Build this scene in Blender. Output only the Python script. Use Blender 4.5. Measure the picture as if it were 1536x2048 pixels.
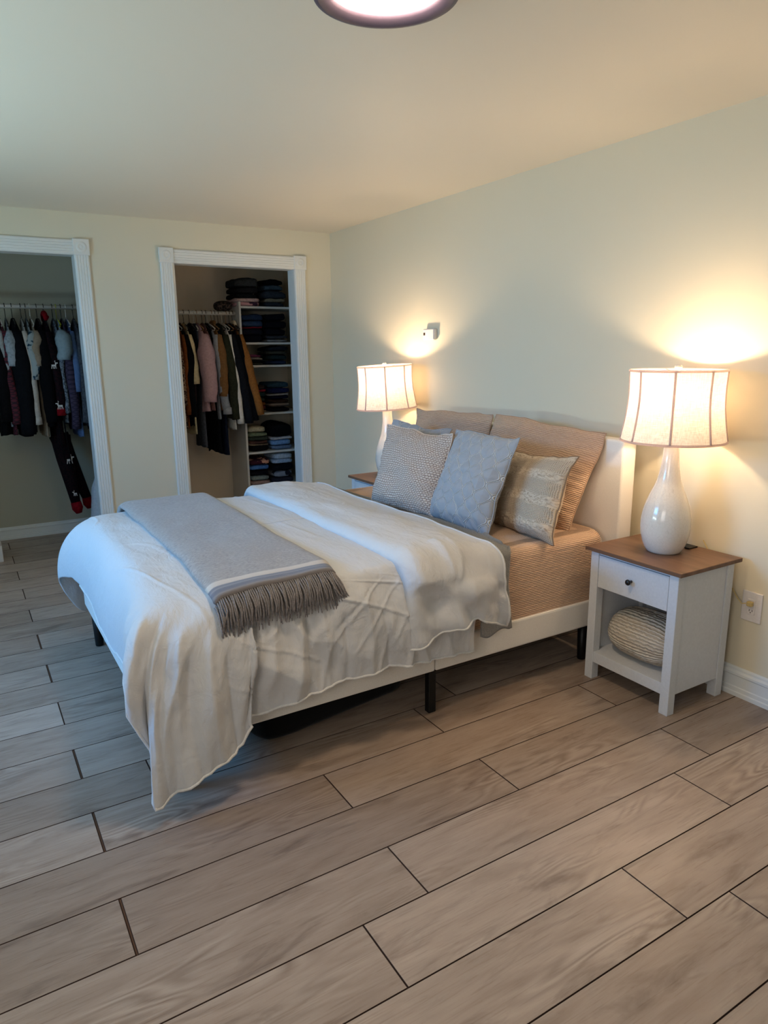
import bpy, bmesh, math, random
import numpy as np
from mathutils import Vector, Matrix

# ------------------------------------------------------------------ start
for o in list(bpy.data.objects):
    bpy.data.objects.remove(o)
SC = bpy.context.scene
COL = SC.collection
random.seed(7)
PI = math.pi
R = math.radians

def lin(c, a=1.0):
    return tuple(((x/255.0)/12.92 if x/255.0 <= 0.04045 else ((x/255.0+0.055)/1.055)**2.4) for x in c) + (a,)

# ------------------------------------------------------------------ camera
H = 1.51
YAW, PITCH, ROLL = 0.54380591, 0.2291179, -0.01071588
fw = Vector((math.sin(YAW)*math.cos(PITCH), math.cos(YAW)*math.cos(PITCH), -math.sin(PITCH)))
rt = Vector((math.cos(YAW), -math.sin(YAW), 0)); up = rt.cross(fw)
r2 = rt*math.cos(ROLL) + up*math.sin(ROLL)
u2 = -rt*math.sin(ROLL) + up*math.cos(ROLL)
cd = bpy.data.cameras.new('camera'); cam = bpy.data.objects.new('camera', cd); COL.objects.link(cam)
cam.matrix_world = Matrix(((r2.x, u2.x, -fw.x, 0), (r2.y, u2.y, -fw.y, 0), (r2.z, u2.z, -fw.z, H), (0, 0, 0, 1)))
cd.sensor_fit = 'HORIZONTAL'; cd.sensor_width = 36; cd.lens = 36*1394.44/1536; cd.clip_start = 0.02
SC.camera = cam
vs = SC.view_settings
SC.display_settings.display_device = 'sRGB'
vs.view_transform = 'Standard'; vs.look = 'None'; vs.exposure = 0.0; vs.gamma = 1.0; vs.use_curve_mapping = False

# ------------------------------------------------------------------ light
WINDOW_POWER = 160.0; WINDOW_UP_POWER = 125.0; CEIL_LAMP = 58.0; TABLE_LAMP = 17.0
w = bpy.data.worlds.new('world'); SC.world = w; w.use_nodes = True
w.node_tree.nodes['Background'].inputs[0].default_value = (0.42, 0.62, 1.0, 1)
w.node_tree.nodes['Background'].inputs[1].default_value = 0.4

def area(name, loc, target, sx, sy, power, color):
    d = bpy.data.lights.new(name, 'AREA'); d.shape = 'RECTANGLE'; d.size = sx; d.size_y = sy
    d.energy = power; d.color = color
    o = bpy.data.objects.new(name, d); COL.objects.link(o); o.location = loc
    o.rotation_euler = (Vector(target)-Vector(loc)).to_track_quat('-Z', 'Y').to_euler()
    return o
# area lights outside the panes of the two left-wall windows
# skylight falling down through the far window, light bounced up off the green garden, and a warm fill added on the camera side
area('window_daylight', (-2.75, 3.2, 2.12), (0.5, 3.0, 0.80), 2.2, 0.8, WINDOW_POWER, (0.07, 0.42, 1.0))
area('ground_bounce', (-1.75, 3.2, 0.75), (0.8, 2.4, 2.6), 1.6, 0.8, WINDOW_UP_POWER, (0.64, 0.94, 1.0))
area('window_daylight_near', (-1.62, 0.1, 1.6), (1.6, 1.2, 0.6), 1.3, 1.3, 30.0, (1.0, 0.93, 0.84))

# ------------------------------------------------------------------ helpers
def link(o): COL.objects.link(o); return o

def mesh_obj(name, V, F, mat=None, parent=None, smooth=False, uv=None, loc=None):
    me = bpy.data.meshes.new(name)
    me.from_pydata([tuple(map(float, v)) for v in V], [], [tuple(int(i) for i in f) for f in F])
    me.update()
    if uv is not None:
        ul = me.uv_layers.new(name='UVMap')
        li = np.zeros(len(me.loops), dtype=np.int32); me.loops.foreach_get('vertex_index', li)
        ul.data.foreach_set('uv', np.asarray(uv, dtype=np.float32)[li].ravel())
    if smooth:
        me.polygons.foreach_set('use_smooth', [True]*len(me.polygons))
    o = bpy.data.objects.new(name, me); link(o)
    if mat: me.materials.append(mat)
    if parent: o.parent = parent
    if loc is not None: o.location = loc
    return o

class MB:
    """collects bevelled boxes, tubes and lathes into one mesh"""
    def __init__(s): s.V = []; s.F = []; s.sm = []
    def add(s, V, F, smooth=False):
        n = len(s.V); s.V += [tuple(v) for v in V]; s.F += [tuple(i+n for i in f) for f in F]; s.sm += [smooth]*len(F)
        return s
    def box(s, x0, x1, y0, y1, z0, z1, bev=0.002):
        bm = bmesh.new(); bmesh.ops.create_cube(bm, size=1)
        for v in bm.verts:
            v.co = Vector(((x0+x1)/2+v.co.x*(x1-x0), (y0+y1)/2+v.co.y*(y1-y0), (z0+z1)/2+v.co.z*(z1-z0)))
        if bev > 0:
            bmesh.ops.bevel(bm, geom=bm.edges[:], offset=bev, segments=2 if bev > .006 else 1, affect='EDGES', profile=0.6)
        bm.verts.index_update()
        s.add([v.co[:] for v in bm.verts], [[v.index for v in f.verts] for f in bm.faces], bev > 0.008)
        bm.free(); return s
    def tube(s, pts, r, n=8, caps=True):
        pts = [Vector(p) for p in pts]; m = len(pts)
        rs = r if hasattr(r, '__len__') else [r]*m
        V = []; F = []; prev = None
        for i, p in enumerate(pts):
            t = (pts[min(i+1, m-1)]-pts[max(i-1, 0)]).normalized()
            a = prev if prev is not None else (Vector((0, 0, 1)) if abs(t.z) < .9 else Vector((1, 0, 0)))
            a = (a - t*a.dot(t)).normalized(); b = t.cross(a); prev = a
            for k in range(n):
                q = 2*PI*k/n; V.append(p + (a*math.cos(q)+b*math.sin(q))*rs[i])
        for i in range(m-1):
            for k in range(n):
                F.append((i*n+k, i*n+(k+1) % n, (i+1)*n+(k+1) % n, (i+1)*n+k))
        if caps: F += [tuple(range(n))[::-1], tuple((m-1)*n+k for k in range(n))]
        return s.add(V, F, True)
    def lathe(s, prof, n=48, c=(0, 0, 0)):
        V = []; F = []
        for (r, z) in prof:
            for k in range(n):
                q = 2*PI*k/n; V.append((c[0]+r*math.cos(q), c[1]+r*math.sin(q), c[2]+z))
        for i in range(len(prof)-1):
            for k in range(n):
                F.append((i*n+k, i*n+(k+1) % n, (i+1)*n+(k+1) % n, (i+1)*n+k))
        return s.add(V, F, True)
    def prism(s, poly, axis, a0, a1):
        """extrude a 2D polygon (list of (p,q)) along axis 'x','y' or 'z'"""
        V = []
        for a in (a0, a1):
            for (p, q) in poly:
                V.append({'x': (a, p, q), 'y': (p, a, q), 'z': (p, q, a)}[axis])
        n = len(poly); F = [tuple(range(n)), tuple(range(n, 2*n))[::-1]]
        for k in range(n): F.append((k, n+k, n+(k+1) % n, (k+1) % n))
        return s.add(V, F, False)
    def build(s, name, mat=None, parent=None, loc=None):
        me = bpy.data.meshes.new(name); me.from_pydata(s.V, [], s.F); me.update()
        me.polygons.foreach_set('use_smooth', s.sm)
        bm = bmesh.new(); bm.from_mesh(me); bmesh.ops.recalc_face_normals(bm, faces=bm.faces); bm.to_mesh(me); bm.free()
        o = bpy.data.objects.new(name, me); link(o)
        if mat: me.materials.append(mat)
        if parent: o.parent = parent
        if loc is not None: o.location = loc
        return o

def thing(name, label, cat, loc=(0, 0, 0), rz=0.0, group=None):
    o = bpy.data.objects.new(name, None); link(o); o.empty_display_size = 0.05
    o.location = loc; o.rotation_euler = (0, 0, rz); o['label'] = label; o['category'] = cat
    if group: o['group'] = group
    return o
def tag(o, label, cat, group=None):
    o['label'] = label; o['category'] = cat
    if group: o['group'] = group
    return o
def struct(o): o['kind'] = 'structure'; return o

def grid_faces(nu, nv, wrapu=False):
    F = []
    for i in range(nu-1 if not wrapu else nu):
        for j in range(nv-1):
            i2 = (i+1) % nu
            F.append((i*nv+j, i2*nv+j, i2*nv+j+1, i*nv+j+1))
    return F

# --- numpy value noise
_rs = np.random.RandomState(3); _T = _rs.rand(256, 256)
def vnoise(x, y, seed=0):
    x = np.asarray(x, float)+seed*17.31; y = np.asarray(y, float)+seed*9.77
    xi = np.floor(x).astype(int); yi = np.floor(y).astype(int); fx = x-xi; fy = y-yi
    fx = fx*fx*fx*(fx*(fx*6-15)+10); fy = fy*fy*fy*(fy*(fy*6-15)+10)
    a = _T[xi % 256, yi % 256]; b = _T[(xi+1) % 256, yi % 256]; c = _T[xi % 256, (yi+1) % 256]; d = _T[(xi+1) % 256, (yi+1) % 256]
    return (a*(1-fx)+b*fx)*(1-fy)+(c*(1-fx)+d*fx)*fy-0.5
def fbm(x, y, seed=0, o=3):
    s = 0; a = 1.0
    for k in range(o): s = s+a*vnoise(x*2**k, y*2**k, seed+k*3); a *= .5
    return s
def ridge(x, y, seed=0): return 1-np.abs(2*vnoise(x, y, seed))*2
def sst(a, b, x):
    t = np.clip((x-a)/(b-a), 0, 1); return t*t*(3-2*t)
def normals(P):
    du = np.gradient(P, axis=0); dv = np.gradient(P, axis=1)
    n = np.cross(du, dv); return n/(np.linalg.norm(n, axis=2, keepdims=True)+1e-9)

# ------------------------------------------------------------------ materials
class Mat:
    def __init__(s, name, color=(200, 200, 200), rough=0.6, spec=0.3, metal=0.0):
        s.m = bpy.data.materials.new(name); s.m.use_nodes = True
        s.nt = s.m.node_tree; s.N = s.nt.nodes; s.L = s.nt.links
        s.b = s.N['Principled BSDF']; s.out = s.N['Material Output']
        s.b.inputs['Base Color'].default_value = lin(color); s.b.inputs['Roughness'].default_value = rough
        s.b.inputs['Specular IOR Level'].default_value = spec; s.b.inputs['Metallic'].default_value = metal
    def n(s, t, **kw):
        x = s.N.new(t)
        for k, v in kw.items():
            if k.startswith('i_'):
                x.inputs[int(k[2:])].default_value = v
            else: setattr(x, k, v)
        return x
    def l(s, a, b): s.L.new(a, b)
    def coord(s, kind='Object', scale=(1, 1, 1), loc=(0, 0, 0), rot=(0, 0, 0)):
        tc = s.n('ShaderNodeTexCoord'); mp = s.n('ShaderNodeMapping')
        mp.inputs['Scale'].default_value = scale; mp.inputs['Location'].default_value = loc; mp.inputs['Rotation'].default_value = rot
        s.l(tc.outputs[kind], mp.inputs['Vector']); return mp.outputs[0]
    def noise(s, vec, scale=5, detail=3, rough=.5, dist=0.0):
        x = s.n('ShaderNodeTexNoise'); x.inputs['Scale'].default_value = scale; x.inputs['Detail'].default_value = detail
        x.inputs['Roughness'].default_value = rough; x.inputs['Distortion'].default_value = dist
        s.l(vec, x.inputs['Vector']); return x.outputs['Fac']
    def wave(s, vec, scale=5, dist=0, dscale=1, axis='X', prof='SIN'):
        x = s.n('ShaderNodeTexWave'); x.bands_direction = axis; x.wave_profile = prof
        x.inputs['Scale'].default_value = scale; x.inputs['Distortion'].default_value = dist; x.inputs['Detail Scale'].default_value = dscale
        s.l(vec, x.inputs['Vector']); return x.outputs['Fac']
    def math(s, op, a, b=None, c=None):
        x = s.n('ShaderNodeMath', operation=op)
        for i, v in enumerate((a, b, c)):
            if v is None: continue
            if isinstance(v, (int, float)): x.inputs[i].default_value = v
            else: s.l(v, x.inputs[i])
        return x.outputs[0]
    def ramp(s, fac, stops):
        x = s.n('ShaderNodeValToRGB'); e = x.color_ramp.elements
        while len(e) < len(stops): e.new(0.5)
        for k, (p, c) in enumerate(stops):
            e[k].position = p; e[k].color = lin(c) if len(c) == 3 else c
        s.l(fac, x.inputs[0]); return x.outputs[0]
    def mix(s, fac, a, b, mode='MIX'):
        x = s.n('ShaderNodeMix', data_type='RGBA', blend_type=mode)
        if isinstance(fac, (int, float)): x.inputs[0].default_value = fac
        else: s.l(fac, x.inputs[0])
        for i, v in ((6, a), (7, b)):
            if isinstance(v, tuple): x.inputs[i].default_value = lin(v) if len(v) == 3 else v
            else: s.l(v, x.inputs[i])
        return x.outputs[2]
    def color(s, sock): s.l(sock, s.b.inputs['Base Color']); return s
    def bump(s, h, strength=.3, dist=.002):
        x = s.n('ShaderNodeBump'); x.inputs['Strength'].default_value = strength; x.inputs['Distance'].default_value = dist
        s.l(h, x.inputs['Height'])
        if s.b.inputs['Normal'].links: s.l(s.b.inputs['Normal'].links[0].from_socket, x.inputs['Normal'])
        s.l(x.outputs[0], s.b.inputs['Normal']); return s

def fabric(name, c, c2=None, nscale=260, bump=.25, rough=.95, crumple=0.0, kind='Object', sheen=.15):
    m = Mat(name, c, rough, .1)
    v = m.coord(kind)
    f = m.noise(v, nscale, 2)
    if c2 is None: c2 = tuple(int(x*.82) for x in c)
    m.color(m.ramp(f, [(.3, c2), (.7, c)]))
    m.bump(f, bump, .0015)
    if crumple: m.bump(m.noise(v, 14, 4, .6, .6), crumple, .01)
    m.b.inputs['Sheen Weight'].default_value = sheen
    return m.m

M = {}
# painted walls and ceiling: faint roller texture
def paint(name, c, sc=220):
    m = Mat(name, c, .55, .25); v = m.coord('Object')
    m.bump(m.noise(v, sc, 2), .04, .0008)
    return m.m
M['wall'] = paint('wall_paint', (221, 212, 190)); M['wall2'] = paint('wall_paint_cream', (216, 213, 197))
M['ceil'] = paint('ceiling_paint', (226, 219, 207)); M['closet'] = paint('closet_paint', (176, 174, 160)); M['closet2'] = paint('closet_paint_beige', (216, 205, 188))  # closet paints split: dimmer light baked into the left, brighter into the beige right
M['trim'] = paint('trim_enamel', (222, 226, 228), 60); M['trim'].node_tree.nodes['Principled BSDF'].inputs['Roughness'].default_value = .35

def wood_floor():
    m = Mat('oak_plank', (150, 130, 110), .42, .35)
    tc = m.n('ShaderNodeTexCoord'); uv = tc.outputs['UV']
    def mp(sc):
        x = m.n('ShaderNodeMapping'); x.inputs['Scale'].default_value = sc; m.l(uv, x.inputs[0]); return x.outputs[0]
    at = m.n('ShaderNodeAttribute', attribute_name='tone'); tone = at.outputs['Fac']
    broad = m.noise(mp((1.5, 9, 1)), 2.2, 6, .62, .5)
    fine = m.noise(mp((4, 130, 1)), 1.6, 3, .6, .4)
    # cathedral grain: contour lines of a stretched noise
    field = m.noise(mp((.75, 5.0, 1)), 1.5, 2, .45, .25)
    rings = m.math('SINE', m.math('MULTIPLY', field, 110.0))
    rings = m.math('MULTIPLY', m.math('ADD', rings, 1.0), .5)
    rmask = m.noise(mp((1.0, 3.2, 1)), 1.7, 2, .5)
    rmask = m.ramp(rmask, [(.50, (0, 0, 0)), (.68, (255, 255, 255))])
    rr = m.math('MULTIPLY', m.math('POWER', rings, 2.5), rmask)
    base = m.ramp(broad, [(.22, (156, 139, 126)), (.5, (186, 169, 155)), (.78, (204, 188, 174))])
    c = m.mix(m.math('MULTIPLY', fine, .38), base, (128, 106, 90))
    c = m.mix(m.math('MULTIPLY', rr, .34), c, (224, 208, 192))
    rr2 = m.math('MULTIPLY', m.math('POWER', m.math('SUBTRACT', 1.0, rings), 4.0), rmask)
    c = m.mix(m.math('MULTIPLY', rr2, .40), c, (112, 92, 80))
    knots = m.noise(mp((1.7, 8.5, 1)), 1.5, 5, .6, .7)
    kf = m.ramp(knots, [(.30, (255, 255, 255)), (.45, (0, 0, 0))])
    c = m.mix(m.math('MULTIPLY', kf, .60), c, (96, 79, 72))
    warm = m.noise(mp((1.3, 3, 1)), 1.1, 2, .5)
    c = m.mix(m.math('MULTIPLY', warm, .28), c, (182, 154, 134))
    tn = m.ramp(tone, [(0, (214, 210, 207)), (1, (255, 255, 255))])
    c = m.mix(1.0, c, tn, 'MULTIPLY')
    m.color(c)
    m.l(m.ramp(fine, [(.2, (168, 168, 168)), (.8, (130, 130, 130))]), m.b.inputs['Roughness'])
    m.bump(fine, .12, .001); m.bump(rings, .04, .0008)
    return m.m
M['plank'] = wood_floor()
M['underlay'] = Mat('plank_tongue', (92, 66, 50), .8, .1).m
M['groove'] = Mat('seam_shadow_gap', (74, 58, 52), .9, .05).m  # dark brown joints between the planks

def wood(name, c1, c2, c3, sc=(2, 40, 40), rough=.4):
    m = Mat(name, c1, rough, .3); v = m.coord('Object', sc)
    n = m.noise(v, 1.4, 4, .6, .6)
    m.color(m.ramp(n, [(.3, c3), (.5, c1), (.72, c2)])); m.bump(n, .08, .001); return m.m
M['ns_top'] = wood('walnut_laminate', (112, 84, 66), (130, 101, 82), (92, 66, 50), (9, 1.5, 9), .38)
def plainm(name, c, rough=.5, spec=.3, metal=0.0, sc=90, b=.04):
    m = Mat(name, c, rough, spec, metal); v = m.coord('Object'); f = m.noise(v, sc, 2)
    m.color(m.ramp(f, [(.2, tuple(int(x*.96) for x in c)), (.8, c)])); m.bump(f, b, .001); return m.m
M['white'] = plainm('white_painted_wood', (216, 219, 224), .38)
M['black'] = plainm('black_metal', (14, 14, 15), .45)
M['knob'] = plainm('black_knob_metal', (16, 13, 14), .3, .5)
M['plate'] = plainm('outlet_plastic', (228, 222, 220), .35)
M['slot'] = plainm('outlet_slot', (60, 45, 40), .6)
M['plug'] = plainm('yellowed_plug_plastic', (205, 180, 120), .4)
M['ring'] = plainm('dark_bronze_ring', (84, 74, 92), .4, .5)
M['hook'] = plainm('dark_hanger_plastic', (22, 22, 26), .4)
M['hookw'] = plainm('white_hanger_plastic', (215, 212, 205), .4)
M['hooky'] = plainm('yellow_hanger_plastic', (170, 175, 40), .4)
M['hookr'] = plainm('wooden_hanger', (150, 110, 70), .4)
M['shelf'] = plainm('white_melamine', (208, 208, 206), .4)

def ceramic():
    m = Mat('crackled_white_ceramic', (222, 216, 208), .16, .5); v = m.coord('Object')
    x = m.n('ShaderNodeTexVoronoi', feature='DISTANCE_TO_EDGE'); x.inputs['Scale'].default_value = 70; m.l(v, x.inputs['Vector'])
    f = m.ramp(x.outputs['Distance'], [(0, (214, 208, 200)), (.04, (228, 223, 216))])
    m.color(f); m.b.inputs['Coat Weight'].default_value = .5; m.b.inputs['Coat Roughness'].default_value = .08
    return m.m
M['ceramic'] = ceramic()

def shade_mat():
    m = bpy.data.materials.new('linen_lamp_shade'); m.use_nodes = True; nt = m.node_tree; N = nt.nodes; L = nt.links
    N.remove(N['Principled BSDF']); out = N['Material Output']
    tc = N.new('ShaderNodeTexCoord'); mp = N.new('ShaderNodeMapping'); mp.inputs['Scale'].default_value = (240, 240, 30)
    mp2 = N.new('ShaderNodeMapping'); mp2.inputs['Scale'].default_value = (26, 26, 420)
    L.new(tc.outputs['Object'], mp.inputs[0]); L.new(tc.outputs['Object'], mp2.inputs[0])
    a = N.new('ShaderNodeTexNoise'); b = N.new('ShaderNodeTexNoise')
    for x, q in ((a, mp), (b, mp2)):
        x.inputs['Scale'].default_value = 1.0; x.inputs['Detail'].default_value = 2; L.new(q.outputs[0], x.inputs['Vector'])
    ad = N.new('ShaderNodeMath'); ad.operation = 'ADD'; L.new(a.outputs['Fac'], ad.inputs[0]); L.new(b.outputs['Fac'], ad.inputs[1])
    rp = N.new('ShaderNodeValToRGB'); rp.color_ramp.elements[0].position = .35; rp.color_ramp.elements[1].position = .65
    sc = N.new('ShaderNodeMath'); sc.operation = 'MULTIPLY'; sc.inputs[1].default_value = .5; L.new(ad.outputs[0], sc.inputs[0])
    rp.color_ramp.elements[0].color = lin((214, 202, 192)); rp.color_ramp.elements[1].color = lin((246, 240, 232)); L.new(sc.outputs[0], rp.inputs[0])
    d = N.new('ShaderNodeBsdfDiffuse'); t = N.new('ShaderNodeBsdfTranslucent'); mx = N.new('ShaderNodeMixShader'); mx.inputs[0].default_value = .22
    L.new(rp.outputs[0], d.inputs[0]); L.new(rp.outputs[0], t.inputs[0]); L.new(d.outputs[0], mx.inputs[1]); L.new(t.outputs[0], mx.inputs[2])
    L.new(mx.outputs[0], out.inputs[0]); return m
M['shade'] = shade_mat()
def tape():
    m = Mat('lamp_shade_tape', (205, 190, 188), .9, .05); v = m.coord('Object'); f = m.noise(v, 300, 2)
    d = m.n('ShaderNodeBsdfDiffuse'); t = m.n('ShaderNodeBsdfTranslucent'); x = m.n('ShaderNodeMixShader'); x.inputs[0].default_value = .65
    c = m.ramp(f, [(.3, (226, 210, 208)), (.7, (240, 226, 222))]); m.l(c, d.inputs[0]); m.l(c, t.inputs[0])
    m.l(d.outputs[0], x.inputs[1]); m.l(t.outputs[0], x.inputs[2]); m.l(x.outputs[0], m.out.inputs[0]); return m.m
M['shade_trim'] = tape()

def emit(name, c, s):
    m = bpy.data.materials.new(name); m.use_nodes = True; N = m.node_tree.nodes
    b = N['Principled BSDF']; b.inputs['Base Color'].default_value = lin(c)
    b.inputs['Emission Color'].default_value = lin(c); b.inputs['Emission Strength'].default_value = s; return m
M['diffuser'] = emit('lit_ceiling_diffuser', (255, 226, 192), CEIL_LAMP)
M['bulb'] = emit('lit_bulb', (255, 220, 176), 15)

# --- bed textiles
def duvet_mat():
    m = Mat('white_cotton_duvet', (206, 206, 208), .9, .1); v = m.coord('Object')
    m.b.inputs['Sheen Weight'].default_value = .1
    a = m.noise(v, 300, 2); m.bump(a, .12, .001)
    b = m.noise(m.coord('Object', (1, 1, 1), rot=(0, 0, .5)), 11, 5, .62, 1.2); m.bump(b, .5, .011)
    vv = m.coord('Object', (5, 1.2, 1.6), rot=(0.5, .6, .3)); c = m.noise(vv, 7, 3, .55, .7); m.bump(c, .35, .010)
    return m.m
M['duvet'] = duvet_mat()
M['hem'] = fabric('white_cotton_hem', (222, 221, 220), (208, 207, 206), crumple=.4)
M['sheet'] = fabric('grey_sheet', (150, 148, 146), crumple=.3)

def ribbed(name, c, c2, freq, kind='UV', wob=1.6, strength=.6, dist=.003, axis='Y'):
    m = Mat(name, c, .95, .08); v = m.coord(kind)
    wv = m.wave(v, freq, wob, 3.0, axis); n = m.noise(v, 30, 3)
    f = m.math('MULTIPLY', wv, m.math('ADD', n, .5)) if kind != 'Object' else wv
    m.color(m.ramp(f, [(.1, c2), (.75, c)])); m.bump(f, strength, dist)
    m.bump(m.noise(v, 9, 3, .5, .5), .25, .01); m.b.inputs['Sheen Weight'].default_value = .1
    return m.m
M['tan'] = ribbed('tan_gauze', (204, 175, 152), (178, 148, 124), 34, wob=2.5, strength=.7)
M['tan_sheet'] = ribbed('tan_gauze_fitted', (208, 178, 154), (184, 154, 130), 38, wob=2.0, strength=.7)
M['cream_knit'] = ribbed('cream_knit', (224, 214, 200), (186, 174, 158), 21, wob=2.4, strength=1.0, dist=.006)

def basket():
    m = Mat('beige_basketweave', (188, 172, 162), .95, .08); v = m.coord('UV', (1, 1, 1))
    x = m.n('ShaderNodeTexBrick'); x.inputs['Scale'].default_value = 17; x.inputs['Mortar Size'].default_value = .07
    x.inputs['Mortar Smooth'].default_value = .8; x.inputs['Brick Width'].default_value = .55; x.inputs['Row Height'].default_value = .4
    nz = m.n('ShaderNodeTexNoise'); nz.inputs['Scale'].default_value = 30; m.l(v, nz.inputs['Vector'])
    va = m.n('ShaderNodeVectorMath', operation='MULTIPLY_ADD'); m.l(nz.outputs['Color'], va.inputs[0]); va.inputs[1].default_value = (.014, .014, 0); m.l(v, va.inputs[2])
    m.l(va.outputs[0], x.inputs['Vector'])
    inv = m.math('SUBTRACT', 1.0, x.outputs['Fac'])
    m.color(m.ramp(inv, [(0, (146, 124, 114)), (.7, (206, 190, 178))])); m.bump(inv, .8, .004)
    return m.m
M['basket'] = basket()

def waffle():
    m = Mat('beige_waffle', (190, 172, 150), .95, .08); v = m.coord('UV')
    a = m.wave(v, 20, .5, 2, 'Y'); b = m.wave(v, 16, .6, 2, 'X')
    f = m.math('MAXIMUM', a, m.math('MULTIPLY', b, .75))
    # broad chunky bands
    band = m.wave(v, 1.1, .3, 1, 'Y'); ch = m.noise(m.coord('UV', (26, 50, 1)), 1.0, 1, .4, 1.0)
    bf = m.ramp(band, [(.6, (0, 0, 0)), (.75, (255, 255, 255))])
    g = m.mix(bf, f, ch)
    m.color(m.ramp(g, [(.1, (138, 116, 96)), (.6, (204, 188, 168))])); m.bump(g, .8, .004)
    m.bump(m.noise(v, 9, 3, .5, .6), .3, .01)
    return m.m
M['waffle'] = waffle()

def ogee():
    """quilted ogee trellis: raised double lines"""
    m = Mat('grey_ogee_quilt', (158, 163, 172), .85, .12)
    tc = m.n('ShaderNodeTexCoord'); sp = m.n('ShaderNodeSeparateXYZ'); m.l(tc.outputs['UV'], sp.inputs[0])
    u = m.math('MULTIPLY', sp.outputs[0], 5.6); v = m.math('MULTIPLY', sp.outputs[1], 9.0)
    s = m.math('SINE', m.math('MULTIPLY', v, PI))               # period 2 in v
    # wavy vertical lines u = k + .25*sin(pi v) and u = k+.5 - .25*sin(pi v)
    def line(off, sg):
        t = m.math('ADD', u, off); t = m.math('ADD', t, m.math('MULTIPLY', s, .25*sg))
        fr = m.math('SUBTRACT', m.math('FRACT', t), .5); return m.math('ABSOLUTE', fr)
    d = m.math('MINIMUM', line(0.25, 1), line(0.75, -1))
    d1 = m.math('ABSOLUTE', m.math('SUBTRACT', d, .045))
    r = m.ramp(d1, [(0.0, (255, 255, 255)), (.034, (0, 0, 0))])
    puff = m.math('MULTIPLY', d, .9)
    h = m.math('ADD', m.math('MULTIPLY', r, .35), puff)
    m.color(m.mix(m.math('MULTIPLY', r, .9), (156, 159, 166), (238, 238, 236)))
    m.bump(h, .9, .012)
    m.bump(m.noise(m.coord('UV'), 8, 3, .5, .5), .3, .01); m.b.inputs['Sheen Weight'].default_value = .2
    return m.m
M['ogee'] = ogee()

def wool():
    m = Mat('grey_wool', (152, 152, 158), 1.0, .02); v = m.coord('Object', (1, 3, 1))
    n = m.noise(v, 75, 4, .8); n2 = m.noise(v, 12, 3)
    tc = m.n('ShaderNodeTexCoord'); sp = m.n('ShaderNodeSeparateXYZ'); m.l(tc.outputs['UV'], sp.inputs[0])
    base = m.ramp(n, [(.3, (112, 110, 114)), (.5, (158, 156, 158)), (.7, (196, 193, 190))])
    base = m.mix(m.math('MULTIPLY', n2, .4), base, (140, 128, 118))
    y = sp.outputs[1]                                            # metres from the fringed edge
    st = m.n('ShaderNodeValToRGB'); st.color_ramp.interpolation = 'LINEAR'
    e = st.color_ramp.elements
    stops = [(0, (122, 118, 120)), (.012, (134, 130, 132)), (.022, (100, 106, 124)), (.034, (100, 106, 124)), (.037, (150, 150, 156)), (.045, (108, 114, 130)), (.056, (108, 114, 130)),
             (.06, (206, 196, 186)), (.098, (214, 206, 198)), (.102, (152, 150, 156))]
    while len(e) < len(stops): e.new(.5)
    for k, (p, c) in enumerate(stops): e[k].position = p; e[k].color = lin(c)
    m.l(y, st.inputs[0])
    tw = m.wave(m.coord('UV', rot=(0, 0, .8)), 95, 0, 1, 'X')
    stc = m.mix(m.math('MULTIPLY', tw, .35), st.outputs[0], (126, 120, 122))
    mk = m.math('LESS_THAN', y, .101)
    m.color(m.mix(mk, base, stc)); m.bump(n, .6, .004); m.b.inputs['Sheen Weight'].default_value = .35
    return m.m
M['wool'] = wool(); M['fringe'] = fabric('wool_fringe', (150, 144, 144), (112, 106, 108), 200, .5)
M['uph'] = fabric('cream_upholstery', (234, 230, 224), (224, 219, 212), 420, .2)
M['bag'] = fabric('black_storage_fabric', (16, 16, 18), nscale=200)
M['white_core'] = fabric('mattress_ticking', (200, 190, 180))

def cloth(c, c2=None, pat=None, name='cloth'):
    key = ('c', tuple(c), c2, pat)
    if key in M: return M[key]
    m = Mat(name+'_'+'_'.join(map(str, c)), c, .95, .06); v = m.coord('Object')
    cc = c2 or tuple(int(x*.75) for x in c)
    if pat == 'plaid':
        a = m.wave(v, 9, 0, 1, 'Y'); b = m.wave(v, 9, 0, 1, 'Z')
        f = m.math('MULTIPLY', m.math('ADD', a, b), .5); m.color(m.ramp(f, [(.3, c), (.5, cc), (.8, c)]))
    elif pat == 'speckle':
        f = m.noise(v, 70, 2, .6); m.color(m.ramp(f, [(.45, c), (.55, cc)]))
    elif pat == 'blotch':
        f = m.noise(v, 17, 2, .5); m.color(m.ramp(f, [(.56, c), (.6, cc)]))
    elif pat == 'stripe':
        f = m.wave(v, 12, 0, 1, 'Z'); m.color(m.ramp(f, [(.45, c), (.55, cc)]))
    else:
        f = m.noise(v, 60, 3); m.color(m.ramp(f, [(.2, cc), (.6, c)]))
    m.bump(m.noise(v, 16, 4, .6, .8), .4, .01)
    M[key] = m.m; return m.m

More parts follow.
